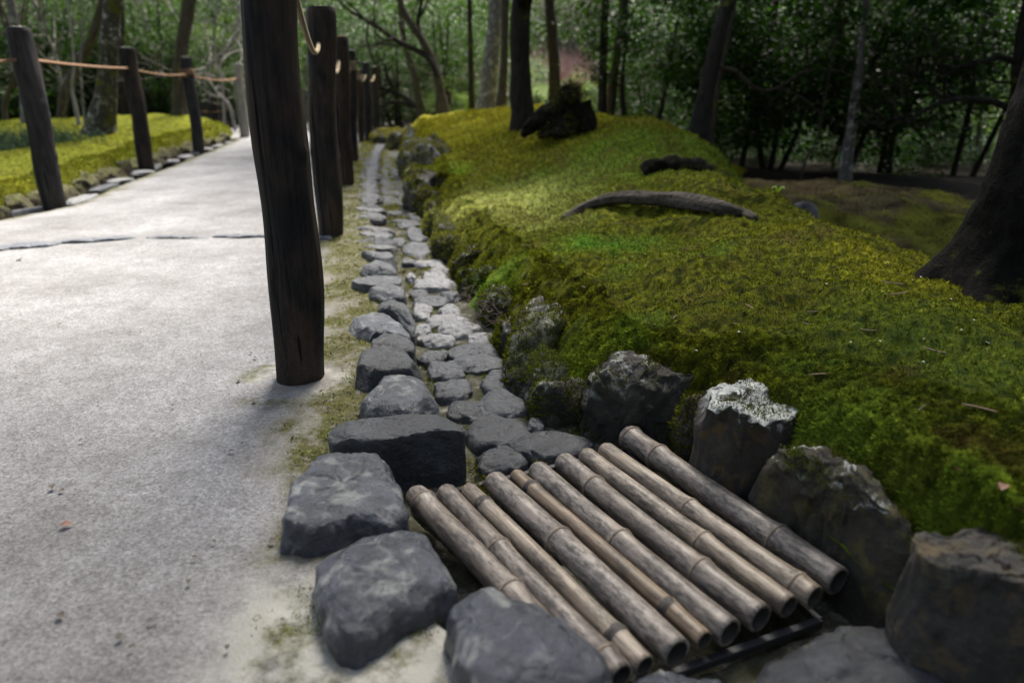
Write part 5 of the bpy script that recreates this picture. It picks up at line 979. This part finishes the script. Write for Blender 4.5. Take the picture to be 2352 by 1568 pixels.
q = G(1842, 493, -.03); stone('rock', blob(q[0], q[1], .10, .08, 810), .04, -.12, M['cobble'], 'low grey rock lying on the brown mound', 'rock', seed=810, e=.8, edge=.06, rough=.012, n=50, rings=10)

# ------------------------------------------------------------------ stump, fallen root, hollow wood
sb = P(1290, 300, 5.15); st = empty('stump', sb); tag(st, 'dark mossy broken stump with a long sloping root', 'stump')
mb = MB(); yS = 5.15
pp = resample(np.array([P(1300, 312, yS), P(1302, 270, yS), P(1306, 240, yS), P(1312, 215, yS), P(1318, 203, yS)]), 34); V, F = tube(pp, np.interp(np.linspace(0, 1, 34), [0, .4, .7, .9, 1.], [.20, .135, .105, .10, .05])*.85, 40, rough=.6, seed=3, nf=5); mb.add(V, np.array(F)); 
V1, F1 = mb.get(); D_ = fbm(V1*24, 3)[:, None]; V1 = V1+.03*D_
o = obj('trunk', V1, fixF(F1), M['stump'], st); o.location = -Vector(sb)
mb = MB(); pp = resample(np.array([P(1200, 312, yS-.1), P(1225, 288, yS-.08), P(1255, 268, yS-.05), P(1285, 248, yS), P(1300, 235, yS)]), 30); V, F = tube(pp, np.linspace(.03, .10, 30), 26, rough=.5, seed=5, nf=6); V = V+.018*fbm(V*22, 3)[:, None]
o = obj('root', V, fixF(F), M['stump'], st); o.location = -Vector(sb)
pp = resample(np.array([P(1335, 240, yS-.08), P(1345, 270, yS-.1), P(1352, 300, yS-.12), P(1356, 314, yS-.14)]), 20); V, F = tube(pp, np.linspace(.07, .05, 20), 18, rough=.4, seed=6, nf=8)
o = obj('root', V, fixF(F), M['stump'], st); o.location = -Vector(sb)
V, F = crown_geo(801, 1, 5000, 1., .022, clump=.05, centers=V1[::5]+np.array([0, 0, .01]), asp=.4, droop=0); c = np.tile(np.array([.05, .055, .009]), (len(V), 1))*np.repeat(np.random.default_rng(1).uniform(.4, 1.8, len(V)//4), 4)[:, None]
o = obj('moss_cover', V, F, M['mossblade'], st, smooth=False, col=c); o.location = -Vector(sb)

lp = [(1292, 501), (1330, 482), (1365, 466), (1410, 457), (1470, 455), (1540, 459), (1600, 468), (1660, 480), (1705, 492), (1735, 503)]
def hit(x, y):
    d = ray(x, y); t = np.linspace(.8, 9, 1600); q = np.array([0, 0, CAM_H])+t[:, None]*d; h = bank_h(q[:, 0], q[:, 1]); i = int(np.argmax(q[:, 2] < h)); return q[i]
pts = []
for i, (x, y) in enumerate(lp):
    dy = [2, 8, 14, 20, 22, 22, 18, 12, 6, 2][i]; h = hit(x, y+dy); pts.append(P(x, y, h[1]-.005))
pts = np.array(pts)
lo = pts[4].copy(); PP = resample(pts, 80); rad = np.interp(np.linspace(0, 1, 80), [0, .04, .12, .3, .6, .85, .97, 1], [.010, .017, .021, .026, .031, .028, .020, .012])
V, F = tube(PP, rad, 30, closed=True); D = V[:-2]-np.repeat(PP, 30, 0); an = np.tile(np.linspace(0, 2*math.pi, 30, endpoint=False), 80); V[:-2] += D*(.24*pn(np.stack([V[:-2, 0]*9, np.cos(an)*1.3, np.sin(an)*1.3], -1))+.16*pn(np.stack([V[:-2, 0]*4, np.cos(an)*3.5, np.sin(an)*3.5], -1))+.08*pn(np.stack([V[:-2, 0]*14, np.cos(an)*5, np.sin(an)*5], -1)))[:, None]
o = obj('fallen_root', V, fixF(F), M['rootwood'], origin=lo); tag(o, 'arched weathered grey root lying across the moss', 'root')
qh = hit(1555, 388); pts = np.array([qh+np.array([-.17, .0, -.02]), qh+np.array([-.08, 0, .02]), qh+np.array([.04, 0, .02]), qh+np.array([.18, .0, -.02])]); V, F = tube(resample(pts, 40), .038, 20, rough=.6, seed=9, nf=14); V = V+.008*fbm(V*40, 3)[:, None]
o = obj('rotten_log', V, fixF(F), M['stump'], origin=qh); tag(o, 'short black rotten log sunk in the moss behind the arched root', 'log')
# dry roots hanging out of the bank
rs = np.random.default_rng(90); mb = MB()
for k in range(150):
    y = rs.uniform(650, 740); q = G(1090+rs.uniform(-30, 50)+(y-650)*.45, y, rs.uniform(-.02, .06)); d = rs.normal(0, 1, 3); d[0] -= .7; d[2] = d[2]*.35-.1; d /= np.linalg.norm(d); L = rs.uniform(.02, .075); pts = [q]
    for i in range(5): d = d+rs.normal(0, .35, 3); d /= np.linalg.norm(d); pts.append(pts[-1]+d*L/5)
    pts = np.array(pts); pts[:, 2] = pts[:, 2].clip(-.035); mb.add(*tube(pts, rs.uniform(.0006, .0013), 4, closed=False))
V, F = mb.get(); o = obj('root_tangle', V, F, M['rootlet'], origin=V.mean(0)); tag(o, 'tangle of fine dry roots hanging from the bank over the pale cobbles', 'roots')
# litter
def debris(name, lab, cat, px, py, z, L, mat, seed, curl=.5, leafy=False, group=None):
    q = G(px, py, z); 
    if z > .05: q = hit(px, py)+np.array([0, 0, .006])
    rs = np.random.default_rng(seed)
    if leafy:
        a = rs.uniform(0, 6.28); n = 7; t = np.linspace(0, 1, n); wd = np.sin(t*math.pi)**.8*.32+.01; V = []
        for i in range(n):
            for s in (-1, 0, 1): V.append([t[i]*L-L/2, s*wd[i]*L, .002+L*.18*abs(s)*wd[i]*2+L*.12*math.sin(t[i]*3)])
        V = np.array(V); c, s = math.cos(a), math.sin(a); V = V@np.array([[c, s, 0], [-s, c, 0], [0, 0, 1]]); o = obj(name, V, gridF(n, 3), mat)
    else:
        d = np.array([rs.normal(), rs.normal()*.5, 0]); d /= np.linalg.norm(d); t = np.linspace(-.5, .5, 10)[:, None]; V, F = tube(d*t*L+np.array([-d[1], d[0], .1])*(t**2)*L*curl, .0011+L*.01, 6); o = obj(name, V, fixF(F), mat)
    o.location = q; tag(o, lab, cat, group); return o
debris('twig', 'curved pale twig on the moss above the slanting rock', 'twig', 1215, 655, .15, .06, M['twig'], 1); debris('twig', 'thin straw lying on the moss behind the peaked rock', 'twig', 1335, 662, .17, .035, M['twig'], 2, .1)
debris('twig', 'straight thin straw standing out on the upper right moss', 'twig', 2050, 655, .22, .05, M['twig'], 3, .1); debris('twig', 'brown twig on the moss behind the hump-backed rock', 'twig', 1880, 865, .2, .045, M['twig'], 4, .3); debris('twig', 'dark long twig near the right edge of the moss', 'twig', 2120, 940, .2, .07, M['fleafdark'], 5, .2)
debris('fallen_leaf', 'curled orange-brown leaf on the path at the left', 'leaf', 152, 1208, 0, .022, M['fleaf'], 6, leafy=True); debris('fallen_leaf', 'small dark leaf on the lower path', 'leaf', 738, 1590, 0, .01, M['fleafdark'], 7, leafy=True)
debris('fallen_leaf', 'flat dark scrap of leaf on the left part of the path', 'leaf', 120, 1120, 0, .018, M['fleafdark'], 8, leafy=True); debris('fallen_leaf', 'dark scrap beside the far strip stones', 'leaf', 45, 597, 0, .035, M['fleafdark'], 9, leafy=True); debris('fallen_leaf', 'dark crumb left of the big post', 'leaf', 575, 812, 0, .014, M['fleafdark'], 10, leafy=True)
debris('fallen_leaf', 'reddish leaf at the bottom right of the moss', 'leaf', 2300, 1130, .2, .02, M['fleaf'], 11, leafy=True); debris('fallen_leaf', 'reddish leaf on the bright moss near the corner rock', 'leaf', 2200, 1090, .2, .018, M['fleaf'], 12, leafy=True); debris('fallen_leaf', 'reddish scrap by the corner rock', 'leaf', 2330, 1180, .2, .02, M['fleaf'], 13, leafy=True)
rs = np.random.default_rng(14)
for k in range(16):
    px = rs.uniform(1450, 2330); py = rs.uniform(600, 860)
    debris('petal', 'tiny white petals dotted over the moss', 'petal', px, py, .2, rs.uniform(.005, .009), M['petal'], 50+k, leafy=True, group='white petals scattered on the moss')
rs = np.random.default_rng(15)
for k in range(34):
    px = rs.uniform(10, 640); py = 590+900*rs.uniform(0, 1)**1.3
    debris('leaf_scrap', 'tiny dark scraps of dead leaf scattered on the path', 'leaf', px, py, 0, rs.uniform(.006, .016), M['fleafdark'], 150+k, leafy=True, group='dead leaf scraps on the path')
for k in range(22):
    px = rs.uniform(1100, 2300); py = rs.uniform(420, 1000)
    if py > 700+(px-1300)*.28: continue
    debris('moss_straw', 'short straws and needles lying over the moss', 'straw', px, py, .2, rs.uniform(.02, .06), M['twig'], 250+k, .3, group='straws and needles on the moss')
# little two-leaved plant on the hill shoulder
pb = P(1785, 452, 2.9); pb[2] = float(bank_h(pb[:1], pb[1:2])[0]); pe = empty('seedling', pb); tag(pe, 'small green seedling on the shoulder of the moss hill', 'plant')
for k in range(4):
    a = k*1.6+.3; n = 9; t = np.linspace(0, 1, n); V = []
    for i in range(n):
        c = np.array([math.cos(a)*t[i]*.035, math.sin(a)*t[i]*.035, .03*math.sin(t[i]*2.4)]); s_ = np.array([-math.sin(a), math.cos(a), 0])*math.sin(t[i]*math.pi)*.008
        V += [c-s_, c+np.array([0, 0, -.002]), c+s_]
    obj('leaf', np.array(V), gridF(n, 3), M['leafbright'], pe)
# grass clump behind the nearest left post
rs = np.random.default_rng(33); qg = G(35, 345, .12); n = 900; X_ = qg[0]+rs.normal(0, .35, n); Y_ = qg[1]+rs.normal(0, .2, n); L = rs.uniform(.12, .3, n)
V, F, C_ = blades(X_, Y_, left_h(X_, Y_), L, L*.05, .7, np.tile([.05, .08, .045], (n, 1)))
o = obj('grass_clump', V, F, M['mossblade'], smooth=False, col=C_); tag(o, 'dark bluish grass clump on the left bank behind the nearest left post', 'grass', kind='stuff')
